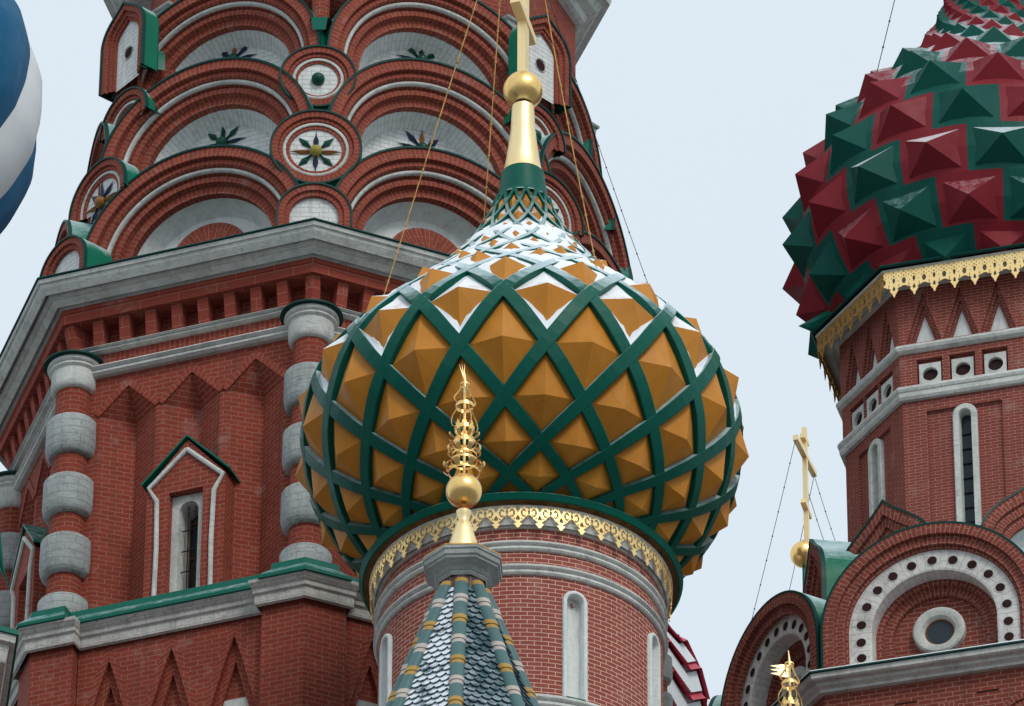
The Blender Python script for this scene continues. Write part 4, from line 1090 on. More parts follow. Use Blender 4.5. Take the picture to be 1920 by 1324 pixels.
# --- upper band with triangular recesses
b = MB(); bz1 = zc0_ + .01; bz0 = zs0 - .01; tz0 = zs0 + .035
pal = []
for i in range(8):
    a, d, n, L = cen_face(offset(ROC, .045), i); P = lambda h, z, o=0: V3(a, d, n, h, z, o); m_ = .10; bw_ = (L - 2 * m_) / 3
    tz1 = tz0 + (bz1 - tz0) * .88
    b.face([P(0, bz0), P(m_, bz0), P(m_, bz1), P(0, bz1)]); b.face([P(L - m_, bz0), P(L, bz0), P(L, bz1), P(L - m_, bz1)])
    for k in range(3):
        x0 = m_ + k * bw_; x1 = x0 + bw_; xm = (x0 + x1) / 2; hw = bw_ / 2 - .012
        b.face([P(x0, tz0), P(x0 + .012, tz0), P(xm, tz1), P(xm, bz1), P(x0, bz1)]); b.face([P(x1 - .012, tz0), P(x1, tz0), P(x1, bz1), P(xm, bz1), P(xm, tz1)])
        b.face([P(x0, bz0), P(x1, bz0), P(x1, tz0), P(x0, tz0)])
        # nested slopes
        for (s0, s1, dep0, dep1) in ((1, .62, .0, .07),):
            def tri(s, dep, z_=tz0): return [P(xm - hw * s, z_, -dep), P(xm, z_ + (tz1 - tz0) * s, -dep), P(xm + hw * s, z_, -dep)]
            A, B = tri(1, 0), tri(1, .045)
            b.grid([A, B]); C_ = tri(.80, .045); b.grid([B, C_]); D_ = tri(.80, .085); b.grid([C_, D_]); E_ = tri(.62, .085); b.grid([D_, E_]); F__ = tri(.62, .12); b.grid([E_, F__])
            b.face([P(xm - hw, tz0, 0), P(xm + hw, tz0, 0), P(xm + hw, tz0, -.12), P(xm - hw, tz0, -.12)])
            pal.append(F__)
b.build('gabled_frieze', MT['brickR'], rt)
for T in pal:
    pm = MB(); pm.face(T); pm.build('triangular_panel', MT['plasterS'], rt)
def strg2(z0, z1, o): 
    h = z0 - z1; return [(-.02, z0 + .02), (o * .6, z0 + .005), (o * .95, z0 - h * .2), (o, z0 - h * .45), (o * .85, z0 - h * .75), (o * .45, z1 + h * .05), (-.02, z1 - .01)]
b = MB(); b.sweep(ROC, strg2(zs0, zs1, .12)); b.build('string_course', MT['stone'], rt)
# --- band with round holes
zh1 = zs1 + .01; zt0 = zr(727, .10); zh0 = zt0 - .01; hc = .16
b = MB(); panels = []
for i in range(8):
    a, d, n, L = cen_face(offset(ROC, .03), i); P = lambda h, z, o=0: V3(a, d, n, h, z, o); m_ = .20; bw_ = (L - 2 * m_) / 3
    pz1 = zh1 - .13; ph = .17
    b.face([P(0, pz1), P(L, pz1), P(L, zh1), P(0, zh1)])
    b.face([P(0, zh0), P(m_, zh0), P(m_, pz1), P(0, pz1)]); b.face([P(L - m_, zh0), P(L, zh0), P(L, pz1), P(L - m_, pz1)])
    for k in range(3):
        x0 = m_ + k * bw_; x1 = x0 + bw_; xm = (x0 + x1) / 2
        r0, r1 = xm - .195, xm + .195
        b.face([P(x0, zh0), P(r0, zh0), P(r0, pz1), P(x0, pz1)]); b.face([P(r1, zh0), P(x1, zh0), P(x1, pz1), P(r1, pz1)])
        b.face([P(r0, zh0), P(r0, zh0, -.08), P(r0, pz1, -.08), P(r0, pz1)]); b.face([P(r1, zh0, -.08), P(r1, zh0), P(r1, pz1), P(r1, pz1, -.08)]); b.face([P(r0, pz1, -.08), P(r1, pz1, -.08), P(r1, pz1), P(r0, pz1)][::-1])
        b.face([P(r0, zh0, -.08), P(r1, zh0, -.08), P(r1, pz1, -.08), P(r0, pz1, -.08)])
        panels.append((a, d, n, xm, zh0 + (pz1 - zh0) * .46))
b.build('panelled_band', MT['brickR'], rt)
for (a, d, n, xm, zm) in panels:
    hw, hh, rr = .165, .195, .118; P = lambda h, z, o=0: V3(a, d, n, xm + h, zm + z, o); pb = MB(); q = 24
    sq = []
    for k in range(q):
        t = 2 * PI * k / q; s = 1 / max(abs(math.cos(t)) / hw, abs(math.sin(t)) / hh); sq.append((s * math.cos(t), s * math.sin(t)))
    # exact corners
    for cx_, cz_ in ((hw, hh), (-hw, hh), (-hw, -hh), (hw, -hh)):
        j = min(range(q), key=lambda t: (sq[t][0] - cx_) ** 2 + (sq[t][1] - cz_) ** 2); sq[j] = (cx_, cz_)
    C0_ = [(rr * math.cos(2 * PI * k / q), rr * math.sin(2 * PI * k / q)) for k in range(q)]
    pb.grid([[P(x, z, -.07) for x, z in sq], [P(x, z, -.02) for x, z in sq], [P(x, z, -.02) for x, z in C0_], [P(x * .98, z * .98, -.076) for x, z in C0_]], None, 0, False, closed=True)
    po = pb.build('holed_panel', MT['stone'], rt); hb = MB(); hb.face([P(x, z, -.074) for x, z in C0_]); hb.build('round_hole', MT['dark'], po)
b = MB(); z2, z3 = zt0, zr(751, .08); b.sweep(ROC, [(-.02, z2 + .02), (.10, z2), (.115, z2 - .05), (.10, z2 - .09), (.085, z2 - .10), (.085, z3 + .04), (.06, z3), (-.02, z3)]); b.build('string_course', MT['stone'], rt)
# --- shaft with slit windows
zlow = zr(1010, .0) - 2.0; b = MB(); zs_top = z3 + .01
slit = []
for i in range(8):
    a, d, n, L = cen_face(ROC, i); P = lambda h, z, o=0: V3(a, d, n, h, z, o); m_ = .36; zt2 = zs_top - .22
    b.face([P(0, zlow), P(m_, zlow), P(m_, zs_top), P(0, zs_top)]); b.face([P(L - m_, zlow), P(L, zlow), P(L, zs_top), P(L - m_, zs_top)]); b.face([P(m_, zt2), P(L - m_, zt2), P(L - m_, zs_top), P(m_, zs_top)])
    r = .05; b.face([P(m_, zlow), P(m_, zlow, -r), P(m_, zt2, -r), P(m_, zt2)]); b.face([P(L - m_, zlow, -r), P(L - m_, zlow), P(L - m_, zt2), P(L - m_, zt2, -r)]); b.face([P(m_, zt2, -r), P(L - m_, zt2, -r), P(L - m_, zt2), P(m_, zt2)][::-1])
    xm = L / 2; ohw = .115; b.face([P(m_, zlow, -r), P(xm - ohw, zlow, -r), P(xm - ohw, zt2, -r), P(m_, zt2, -r)]); b.face([P(xm + ohw, zlow, -r), P(L - m_, zlow, -r), P(L - m_, zt2, -r), P(xm + ohw, zt2, -r)])
    sz = hit(1806, 757, *(lambda f: (f[0], f[1], np.array([-f[1][1], f[1][0]])))(cen_face(ROC, FR)))[1]
    b.face([P(xm - ohw, sz - ohw * .9, -r), P(xm + ohw, sz - ohw * .9, -r), P(xm + ohw, zt2, -r), P(xm - ohw, zt2, -r)])
    slit.append((a, d, n, xm, sz, i))
b.build('wall', MT['brickR'], rt)
for (a, d, n, xm, sz, i) in slit:
    P = lambda h, z, o=0: V3(a, d, n, xm + h, z, o); fr = MB(); L = 10
    def outl(hw, top): 
        sp = top - hw; return [(-hw, zlow)] + [(-hw * math.cos(PI * k / L), sp + hw * math.sin(PI * k / L)) for k in range(L + 1)] + [(hw, zlow)]
    rows = [[P(x, z, o) for x, z in outl(hw, tp)] for hw, tp, o in ((.185, sz, -.06), (.183, sz, .005), (.17, sz - .012, .015), (.10, sz - .085, .015), (.092, sz - .095, 0), (.085, sz - .10, -.17))]
    fr.grid(rows, None, 0, False); so2 = fr.build('slit_window', MT['stone'], rt, 50)
    gl = MB(); gl.face([P(x, z, -.165) for x, z in outl(.086, sz - .10)]); gl.build('pane', MT['glassD'] if i == FR else MT['stone'], so2)
    if i == FR:
        for z in np.arange(sz - .45, zlow, -.26): gb = MB(); gb.box(P(0, z, -.15), d3(d) * .085, d3(n) * .008, (0, 0, .008)); gb.build('glazing_bar', MT['iron'], so2)
# --- base: octagon with large round gables; oculus and ring of holes
OB = 2.02
def face_at(o, i): return cen_face(offset(ROC, o), i)
aF, dF, nF, LF = face_at(OB, FR); nnF = np.array([-dF[1], dF[0]])
def hF_(u, v, out=0): return hit(u, v, aF + nF * out, dF, nnF)
def c5(x, y): return (1340 + x * .4258, 760 + y * .4258)
outer = circ([hF_(*c5(x, y)) for x, y in [(480, 960), (520, 820), (640, 680), (800, 570), (1000, 525), (1150, 535), (1300, 610)]])
wo_ = circ([hF_(*c5(x, y)) for x, y in [(600, 1050), (620, 950), (700, 790), (850, 690), (1010, 660), (1180, 690)]])
wi_ = circ([hF_(*c5(x, y)) for x, y in [(715, 1050), (740, 950), (850, 840), (1000, 800), (1150, 830), (1240, 900)]])
bs1, bs2 = hF_(*c5(345, 1185)), hF_(*c5(1362, 1032)); ocu = hF_(*c5(1010, 1010))
print('base', outer, wo_, wi_, bs1, bs2, ocu, LF / 2)
aL_, dL_, nL_, LL_ = face_at(OB, FL)
outL = circ([hit(*c5(x, y), aL_, dL_, np.array([-dL_[1], dL_[0]])) for x, y in [(70, 1290), (150, 1050), (240, 890), (330, 820), (390, 870), (430, 980)]])
print('outL', outL, LL_)
zcR = outer[1]; Rr = outer[2]; zbase_ = (bs1[1] + bs2[1]) / 2; WO, WI_ = wo_[2], wi_[2]
for i in range(8):
    a, d, n, L = face_at(OB, i); dx = (outer[0] - LF / 2) if i == FR else 0; org = a + d * (L / 2 + dx); leg = zcR - zbase_ + .35
    if i == FL: org = a + d * (L / 2 + (outL[0] - L / 2) * .8)
    Rr = outer[2] if i != FL else 1.34; ks = Rr / outer[2]; wo_ = (0, 0, WO * ks); wi_ = (0, 0, WI_ * ks)
    b = MB()
    archivolt(b, org, d, n, zcR, [(Rr, -.04), (Rr - .16, -.04), (Rr - .16, .03), (Rr - .30, .03), (Rr - .30, .09), (wo_[2] + .035, .09), (wo_[2] + .035, .16)], leg, nseg=48)
    ko = b.build('round_gable', MT['brickRb'], rt); gable_roof(ko, org, d, n, zcR, Rr, leg, 1.15)
    w_ = MB(); archivolt(w_, org, d, n, zcR, [(wo_[2] + .04, .12), (wo_[2] + .03, .12), (wi_[2] + .03, .12), (wi_[2], .13), (wi_[2], .40)], leg, nseg=48); wr = w_.build('white_arch_band', MT['stoneJ'], ko)
    hb = []
    nh = 14
    for k in range(-2, 13):
        t = PI * (k + .5) / 11
        rm = (wo_[2] + wi_[2]) / 2 + .01
        x, z = (rm * math.cos(t), rm * math.sin(t))
        if k < 0: x, z = rm, -.26 * (-k) + .12
        if k > 10: x, z = -rm, -.26 * (k - 10) + .12
        hm = MB(); q = 18; P = lambda r_, s_, o: V3(org, d, n, x + r_ * math.cos(s_), zcR + z + r_ * math.sin(s_), o)
        hm.grid([[P(r_, 2 * PI * m / q, o) for m in range(q)] for r_, o in ((.085, -.122), (.082, -.112), (.074, -.112), (.070, -.117))], None, 0, True, closed=True)
        hm.face([P(.073, 2 * PI * m / q, -.1165) for m in range(q)], None, 1)
        if z > zbase_ - zcR: hm.build('round_hole', [MT['stone'], MT['dark']], wr)
    b = MB(); archivolt(b, org, d, n, zcR, [(wi_[2] + .002, .38), (wi_[2] - .10, .38), (wi_[2] - .10, .44), (wi_[2] - .24, .44), (wi_[2] - .24, .50)], leg, nseg=40); b.build('inner_arch', MT['brickRb'], ko)
    b = MB(); disc(b, org, d, n, zcR, wi_[2] - .235, leg, .495); b.build('tympanum', MT['brickRb'], ko)
    oc = MB(); q = 36; zo_ = zcR - .02 if i != FR else zcR + (ocu[1] - zcR) + .36; P = lambda r_, s_, o: V3(org, d, n, r_ * math.cos(s_), zo_ + r_ * math.sin(s_), o)
    oc.grid([[P(r_, 2 * PI * m / q, o) for m in range(q)] for r_, o in ((.385, -.50), (.38, -.40), (.355, -.38), (.30, -.38), (.28, -.39), (.25, -.40), (.215, -.45), (.205, -.49))], None, 0, True, closed=True); oco = oc.build('oculus', MT['stone'], ko)
    oc = MB(); oc.grid([[P(r_, 2 * PI * m / q, o) for m in range(q)] for r_, o in ((.215, -.47), (.20, -.455), (.185, -.475))], None, 0, True, closed=True); oc.build('frame', MT['wood'], oco)
    oc = MB(); oc.face([P(.21, 2 * PI * m / q, -.478) for m in range(q)]); oc.build('pane', MT['glassD'], oco)
# roof cone behind the gables
b = MB(); b.sweep(ROC, [(OB - .9, zcR + .2), (.02, zcR + 1.55)]); b.build('lower_roof', MT['green'], rt)
# second tier: ogee gables, over the corners of the base
oga, ogd, ogn, ogL = None, None, None, None
PO_ = offset(ROC, .42)
q0 = PO_[0]; zog = float(PY(1655, 937, q0[1] - .15)[2])
for i in range(8):
    q = PO_[i]; nn = (q - rcen) / np.linalg.norm(q - rcen); dd = np.array([-nn[1], nn[0]]); 
    R_ = .90; tp = .34; zc_ = zog - R_ * (1 + tp); lg = 1.3; q = q + nn * .1
    if np.linalg.norm(ROC[i] - (ROC[7] if FR == 0 else ROC[1])) < .01: q = PZ(1523, 1015, zog)[:2]
    b = MB(); archivolt(b, q, dd, nn, zc_, [(R_, -.03), (R_ - .16, -.03), (R_ - .16, .03), (R_ - .30, .03), (R_ - .30, .08), (R_ - .44, .08), (R_ - .44, .2)], lg, tip=tp, nseg=40)
    ko = b.build('pointed_gable', MT['brickRb'], rt); w_ = MB(); archivolt(w_, q, dd, nn, zc_, [(R_ - .43, .17), (R_ - .48, .24), (R_ - .58, .36), (R_ - .75, .42)], lg, tip=tp, nseg=40, smooth=True); disc(w_, q, dd, nn, zc_, R_ - .74, lg, .42, tip=tp); w_.build('white_niche', MT['plasterS'], ko, 50)
    gable_roof(ko, q, dd, nn, zc_, R_, lg, .95, tip=tp)
# cornice and wall under the gables
H2 = float(hF_(*c5(345, 1185), .3)[1]); H3 = float(hF_(*c5(390, 1275), .1)[1])
b = MB(); b.sweep(ROC, [(OB - .3, H2 + .10), (OB + .30, H2 + .012), (OB + .31, H2 - .02), (OB + .28, H2 - .025)]); b.build('cornice_roof', MT['greenE'], rt)
sn = MB(); sn.sweep(ROC, [(OB - .2, H2 + .07), (OB - .1, H2 + .115), (OB + .2, H2 + .06), (OB + .29, H2 + .03), (OB + .30, H2 + .012)]); sn.build('snow', MT['snow'], rt)
b = MB(); hh = H2 - H3; b.sweep(ROC, [(OB + .28, H2 - .02), (OB + .27, H2 - .10), (OB + .24, H2 - .12), (OB + .20, H2 - hh * .5), (OB + .17, H2 - hh * .52), (OB + .16, H2 - hh * .7), (OB + .09, H3 + .04), (OB + .08, H3), (OB, H3)]); b.build('cornice', MT['stone'], rt)
b = MB(); b.sweep(ROC, [(OB, H3 + .01), (OB, 0)]); b.build('lower_wall', MT['brickRb'], rt)
for i in (FR, FL):
    a, d, n, L = face_at(OB, i)
    for k in range(3):
        b = MB(); x = L * (k + .5) / 3; archivolt(b, a + d * x, d, n, H3 - .95, [(.50, -.0), (.50, -.06), (.40, -.06), (.40, -.03), (.28, -.03), (.28, .0)], .8, nseg=28); b.build('blind_arch', MT['brickRb'], rt)
    for k in (1, 2):
        b = MB(); b.box(V3(a, d, n, L * k / 3, H3 - .32, -.0), d3(d) * .16, d3(n) * .004, (0, 0, .015)); b.build('vent_slot', MT['dark'], rt)

# green sheet-metal leaf at the corner of the eave
b = MB(); q = offset(ROC, .43)[FL if FL != 0 else 1]; nn = (q - rcen) / np.linalg.norm(q - rcen)
p = lambda o, z, s: (q[0] + nn[0] * o - nn[1] * s, q[1] + nn[1] * o + nn[0] * s, zf0 + z)
b.tube([p(-.3, .35, 0), p(.0, .16, 0), p(.20, .14, 0)], [.12, .10, .004], 6); b.build('leaf_hook', MT['green'], rt)
# ================================================================== the small tent roof in front
TX = PD(868, 1100, 80); tx, ty = TX[0], TX[1]; TC = (tx, ty)
def zT(v, r=0.): return float(PY(868, v, ty - r)[2])
tent = thing('tent_turret', 'small tent-roofed turret with banded ribs, snowy scale tiles and gilded crown finial', 'turret', (tx, ty, 0))
zt0_ = zT(1093, .23); SL = .365      # radius grows as we go down
def rT(z): return .245 + (zt0_ - z) * SL
zbT = zt0_ - 6.0
ra = [math.radians(-3.5 + 45 * k) for k in range(8)]
def tp(th, z, k=1., o=0): r = rT(z) * k + o; return np.array([tx + r * math.sin(th), ty - r * math.cos(th), z])
b = MB()
for k in range(8): b.face([tp(ra[k], zbT, .95), tp(ra[k] + PI / 4, zbT, .95), tp(ra[k] + PI / 4, zt0_, .9), tp(ra[k], zt0_, .9)])
b.build('tent_core', MT['scale'], tent)
def scale_face(k):
    # rows of overlapping scale tiles on one side of the tent
    b = MB(); sn = MB(); h = .088; rg = random.Random(k); z = zt0_ - .02; row = 0
    A = lambda z_: tp(ra[k], z_, .97); B = lambda z_: tp(ra[k] + PI / 4, z_, .97)
    n0 = np.cross(B(0) - A(0), A(zt0_) - A(0)); n0 /= np.linalg.norm(n0); 
    if n0 @ np.array([math.sin(ra[k] + PI / 8), -math.cos(ra[k] + PI / 8), 0]) < 0: n0 = -n0
    while z > zt0_ - 3.4:
        a, c = A(z), B(z); a2, c2 = A(z - h * 1.9), B(z - h * 1.9); w = np.linalg.norm(c - a); tw = .115; n = max(1, int(round(w / tw)))
        t = (c - a) / w; dn = (a2 + c2) / 2 - (a + c) / 2; dn /= np.linalg.norm(dn); mid = (a + c) / 2
        for i in range(-(n // 2) - 1, n // 2 + 2):
            x = (i + (row % 2) * .5) * tw
            if abs(x) > w / 2 + .0: continue
            c0 = mid + t * x + n0 * .004; s = tw * .49; L = h * 1.75; lf = .032 + rg.random() * .008
            P0 = [c0 - t * s, c0 + t * s]; M1 = [c0 - t * s + dn * L * .62 + n0 * lf * .7, c0 + t * s + dn * L * .62 + n0 * lf * .7]
            tip = c0 + dn * L + n0 * lf; t1 = c0 - t * s * .55 + dn * L * .9 + n0 * lf; t2 = c0 + t * s * .55 + dn * L * .9 + n0 * lf
            b.face([M1[0], t1, tip, t2, M1[1], P0[1], P0[0]])
            dr = [-n0 * .02] * 5
            low = [M1[0], t1, tip, t2, M1[1]]
            for q in range(4): b.face([low[q] - n0 * .022, low[q + 1] - n0 * .022, low[q + 1], low[q]])
        z -= h; row += 1
    o = b.build('scale_tiles', MT['scaleS'] if k in (7, 6) else MT['scale'], tent)
for k in range(8): scale_face(k)
bandc = ['ochre', 'teal', 'cream', 'teal']
for k in range(8):
    z = zt0_ + .03; q = 0
    seq = [('ochre', .062, 0), ('teal', .225, 0), ('cream', .062, 1), ('cream', .062, 0), ('teal', .225, 0), ('ochre', .062, 1)]
    rb = MB(); mats = [MT['ochre'], MT['teal'], MT['cream']]; mi = {'ochre': 0, 'teal': 1, 'cream': 2}
    er = np.array([math.sin(ra[k]), -math.cos(ra[k]), 0.]); et = np.array([math.cos(ra[k]), math.sin(ra[k]), 0.]); kk0 = .93
    while z > zbT + .3 and q < 90:
        c, h, seam = seq[q % 6]; rr = .083; kk1 = kk0 + .13 * h / .35
        row = lambda zz_, kk: [tp(ra[k], zz_, .985) + et * rr * kk * math.sin(u) + er * rr * kk * math.cos(u) for u in np.linspace(-PI / 2 - .3, PI / 2 + .3, 13)]
        rb.grid([row(z, kk0), row(z - h, kk1)] + ([row(z - h - .001, .90)] if seam else []), None, mi[c], True)
        kk0 = .93 if seam else kk1; z -= h; q += 1
    rb.build('tiled_rib', mats, tent, 50)
# stone cap
def octl(prof, name, mat, parent, rot=-3.5 + 22.5, seg=8):
    b = MB(); th = math.radians(rot)
    rings = [[(tx + r * math.sin(th + 2 * PI * k / seg), ty - r * math.cos(th + 2 * PI * k / seg), z) for k in range(seg)] for r, z in prof]
    b.grid(rings, None, 0, False, closed=True); return b.build(name, mat, parent)
b = MB(); zn1 = zT(1070, .25); b.lathe([(.255, zt0_ - .08), (.25, zn1 + .12)], TC, 24, smooth=False, ur=.3)
b.uv = [(v * 1.6, u * .9) for u, v in b.uv]
b.build('neck', MT['neckB'], tent)
zc1_ = zT(1020, .45); zc2_ = zT(1072, .30)
Hc = zc1_ - zc2_
octl([(.28, zc2_ - .01), (.30, zc2_ + .02), (.30, zc2_ + Hc * .12), (.315, zc2_ + Hc * .16), (.345, zc2_ + Hc * .30), (.40, zc2_ + Hc * .44), (.43, zc2_ + Hc * .50), (.435, zc2_ + Hc * .60), (.455, zc2_ + Hc * .64), (.46, zc2_ + Hc * .84), (.475, zc2_ + Hc * .88), (.475, zc1_), (.46, zc1_ + .01)], 'stone_cap', MT['greystone'], tent)
octl([(.47, zc1_ + .008), (.465, zc1_ + .03), (.2, zc1_ + .13)], 'cap_flashing', MT['goldT'], tent)
zg0 = zT(1016, .19); b = MB(); b.lathe([(.215, zg0 - .03), (.21, zg0), (.185, zg0 + .01), (.16, zg0 + .10), (.115, zg0 + .25), (.085, zg0 + .37), (.06, zg0 + .40), (.058, zg0 + .43), (.075, zg0 + .47), (.085, zg0 + .53)], TC, 36); b.build('gilded_cone', MT['goldP'], tent)
zo0 = zT(921); b = MB(); b.ball((tx, ty, zo0), .205, 32); b.build('gilded_orb', MT['gold'], tent)
def ringm(mb, r, z, rad=.010, cx=None, seg=32, hgt=None):
    cx = cx or TC
    if hgt: mb.lathe([(r, z - hgt / 2), (r + .006, z - hgt / 2), (r + .006, z + hgt / 2), (r, z + hgt / 2), (r, z - hgt / 2)], cx, seg, smooth=False)
    else: mb.tube([(cx[0] + r * math.cos(2 * PI * k / seg), cx[1] + r * math.sin(2 * PI * k / seg), z) for k in range(seg + 1)], rad, 6, caps=False)
def crown_finial(parent, C2, zs, s=1.0, flag=None, n=8):
    # tiers of gilded rings with curled leaves round an openwork stem
    cx, cy = C2; ly = lambda r, a, z: (cx + r * s * math.sin(a), cy - r * s * math.cos(a), z)
    def leafring(z, r, L, curl, n, w=.028, up=True, nm='leaf_ring'):
        b = MB(); ringm(b, r * s, z, cx=C2, hgt=.028 * s)
        for k in range(n):
            a = 2 * PI * (k + .5) / n; pts = []
            for q in range(7):
                t = q / 6; out = r + curl * math.sin(t * PI * .75) * (1 - .25 * t); zz = z + (L * t * (1 - .35 * t * t)) * s * (1 if up else -1)
                if t > .7: zz -= (t - .7) * L * .9 * s * (1 if up else -1)
                ww = w * s * (math.sin(PI * min(1, .25 + t * .75))) ; pts.append((out, zz, ww))
            rows = [[(ly(o, a, z_)[0] - math.cos(a) * w_, ly(o, a, z_)[1] - math.sin(a) * w_, z_), ly(o + .008, a, z_), (ly(o, a, z_)[0] + math.cos(a) * w_, ly(o, a, z_)[1] + math.sin(a) * w_, z_)] for o, z_, w_ in pts]
            b.grid(rows, None, 0, True)
        return b.build(nm, MT['gold'], parent, 60)
    z = zs
    st = MB(); st.tube([(cx, cy, z - .03), (cx, cy, z + 1.12 * s)], .016 * s, 8); st.build('stem', MT['gold'], parent)
    leafring(z + .04 * s, .17, .15, .085, n, .034)
    leafring(z + .19 * s, .14, .14, .075, n, .030, False)
    leafring(z + .27 * s, .135, .15, .07, n, .030)
    leafring(z + .42 * s, .13, .13, .07, n, .028, False)
    leafring(z + .47 * s, .11, .12, .08, n, .024)
    # crown with points
    b = MB(); ringm(b, .105 * s, z + .62 * s, cx=C2, hgt=.05 * s)
    for k in range(n):
        a = 2 * PI * k / n; r = .108
        e = (math.cos(a), math.sin(a)); p = lambda x, dz: (cx + r * s * math.sin(a) + e[0] * x * s, cy - r * s * math.cos(a) + e[1] * x * s, z + (.64 + dz) * s)
        b.face([p(-.022, 0), p(.022, 0), p(.030, .03), p(.012, .05), p(0, .085), p(-.012, .05), p(-.030, .03)])
    b.build('crown', MT['gold'], parent)
    for k in range(4):
        a = 2 * PI * (k + .3) / 4; w = MB(); w.tube([ly(r, a, z + dz * s) for r, dz in ((.10, .62), (.15, .63), (.165, .68), (.15, .76), (.10, .86), (.085, .92))], .007 * s, 6); w.build('curved_wire', MT['goldT'], parent)
    b = MB(); ringm(b, .095 * s, z + .93 * s, cx=C2, hgt=.045 * s)
    b.build('upper_ring', MT['gold'], parent)
    for k in range(4):
        a = 2 * PI * (k + .3) / 4; w = MB(); w.tube([ly(r, a, z + dz * s) for r, dz in ((.09, .95), (.125, .98), (.13, 1.02), (.09, 1.08), (.055, 1.14), (.05, 1.21))], .011 * s, 6); w.build('scroll', MT['goldT'], parent)
    b = MB(); ringm(b, .05 * s, z + 1.22 * s, cx=C2, hgt=.02 * s)
    b.build('collar', MT['gold'], parent)
    tip = MB(); tip.tube([(cx, cy, z + 1.1 * s), (cx, cy, z + 1.3 * s), (cx - .01 * s, cy, z + 1.42 * s)], [.017 * s, .013 * s, .004 * s], 8)
    if not flag:
        for dx in (-.012, .0, .012): tip.tube([(cx, cy, z + 1.28 * s), (cx - .02 * s + dx * s, cy, z + 1.38 * s), (cx - .035 * s + dx * 2.5 * s, cy, z + 1.50 * s)], [.006 * s, .007 * s, .001], 5)
    tip.build('spike', MT['goldP'], parent)
    return z + 1.4 * s
MTn = MT['gold']
crown_finial(tent, TC, zo0 + .205, 1.03)
b = MB(); b.sweep([(tx + 2.3 * math.sin(math.radians(-3.5 + 45 * k)), ty - 2.3 * math.cos(math.radians(-3.5 + 45 * k))) for k in range(8)][::1], [(0, zbT), (.1, zbT - .3), (0, zbT - .5), (0, 0)]); b.build('wall', MT['brickL'], tent)

# ================================================================== the weather vane turret at lower right
VX = PD(1472, 1290, 82); vx, vy = VX[0], VX[1]
vane = thing('weathervane_turret', 'gilded weather vane flag with a cross on an openwork finial beside the round gables', 'weather vane', (vx, vy, 0))
zF_ = float(PY(1482, 1247, vy)[2]); zV = float(PY(1480, 1285, vy)[2])
crown_finial(vane, (vx + .055, vy), zV - .97 * .9, .95, flag=True)
fl = MB(); px = vx + .055; sc_ = 13400 / 82
pl = MB(); pl.tube([(px, vy, zV + .3), (px, vy, zF_ + .03)], .012, 8); pl.build('pole', MT['goldP'], vane)
W_, H_ = .235, .17
dd_ = head(72)
def fp(x, z): return (px - dd_[0] * x, vy - dd_[1] * x, zF_ - z)
def vane_mask(a, b_):
    # a 0..1 from the pole to the tails, b 0..1 downwards
    if a > .98: return False
    if a > .42:
        t = (a - .42) / .58; k = (b_ - .04) * 3.3; f = abs((k % 1) - .5) * 2
        if f > 1 - t * .95 + 0 : return False
        if t > .2 and (k % 1) > .5 + .5 * (1 - t) : return False
    if abs(a - .20) < .03 and .18 < b_ < .82: return False
    if abs(b_ - .5) < .05 and .06 < a < .34: return False
    return True
for i in range(40):
    for j in range(28):
        if vane_mask((i + .5) / 40, (j + .5) / 28):
            x0, x1, z0, z1 = W_ * i / 40, W_ * (i + 1) / 40, H_ * j / 28, H_ * (j + 1) / 28; dz = .10
            fl.face([fp(x0, z0 + x0 * dz), fp(x1, z0 + x1 * dz), fp(x1, z1 + x1 * dz), fp(x0, z1 + x0 * dz)])
fo = fl.build('vane_flag', MT['goldP'], vane); fo.modifiers.new('thickness', 'SOLIDIFY').thickness = .01
b = MB(); b.ball((px, vy, zV - 1.12), .18, 24); b.build('gilded_orb', MT['gold'], vane)
b = MB(); b.lathe([(.07, zV - 1.28), (.2, zV - 1.7), (.3, zV - 1.75), (.3, zV - 1.9)], (px, vy), 24); b.lathe([(.3, zV - 1.9), (1.9, zV - 6.0), (2.0, zV - 6.1), (2.0, 0)], (px, vy), 8, smooth=False); b.build('tent_roof', MT['greystone'], vane)

# ================================================================== the blue and white spiral dome at the left edge
BX = PD(-348, 190, 97); bx, by = BX[0], BX[1]
blue = thing('striped_dome_tower', 'tower with a puffed blue and white spiral striped dome, cut by the left edge', 'church tower', (bx, by, 0))
zq2 = float(BX[2]); RB = 423 * 97 / F
rzB = interp_prof([(zq2 - 3.0, 1.6), (zq2 - 2.6, 2.0), (zq2 - 2.1, 2.4), (zq2 - 1.5, 2.75), (zq2 - .8, RB - .06), (zq2 - .2, RB), (zq2 + .4, RB - .02), (zq2 + 1.0, RB - .2), (zq2 + 1.6, 2.5), (zq2 + 2.2, 1.95), (zq2 + 2.8, 1.35), (zq2 + 3.4, .8), (zq2 + 4.2, .42), (zq2 + 5.2, .22)])
NB = 16
cB_ = MB(); cB_.lathe([(rzB(z) - .12, z) for z in np.arange(zq2 - 3, zq2 + 5.2, .2)], (bx, by), 48); dB = cB_.build('spiral_dome', MT['white'], blue)
tw = math.radians(6.5)
thB0 = math.radians(90)
for s in range(NB):
    b = MB(); rows = []
    for z in np.arange(zq2 - 3.0, zq2 + 5.0, .16):
        row = []
        for u in range(9):
            t = u / 8; th = thB0 + (s + t) * 2 * PI / NB + (z - zq2) * tw + math.radians(9.5); r = rzB(z) + (.085 * math.sin(PI * t) ** .8 - .05) * min(1, rzB(z) / 2)
            row.append((bx + r * math.sin(th), by - r * math.cos(th), z))
        rows.append(row)
    b.grid(rows, None, 0, True); b.build('spiral_flute', MT['blue'] if s % 2 == 0 else MT['white'], dB, 70)
b = MB(); b.ball((bx, by, zq2 + 5.5), .35, 24); b.build('gilded_orb', MT['gold'], blue)
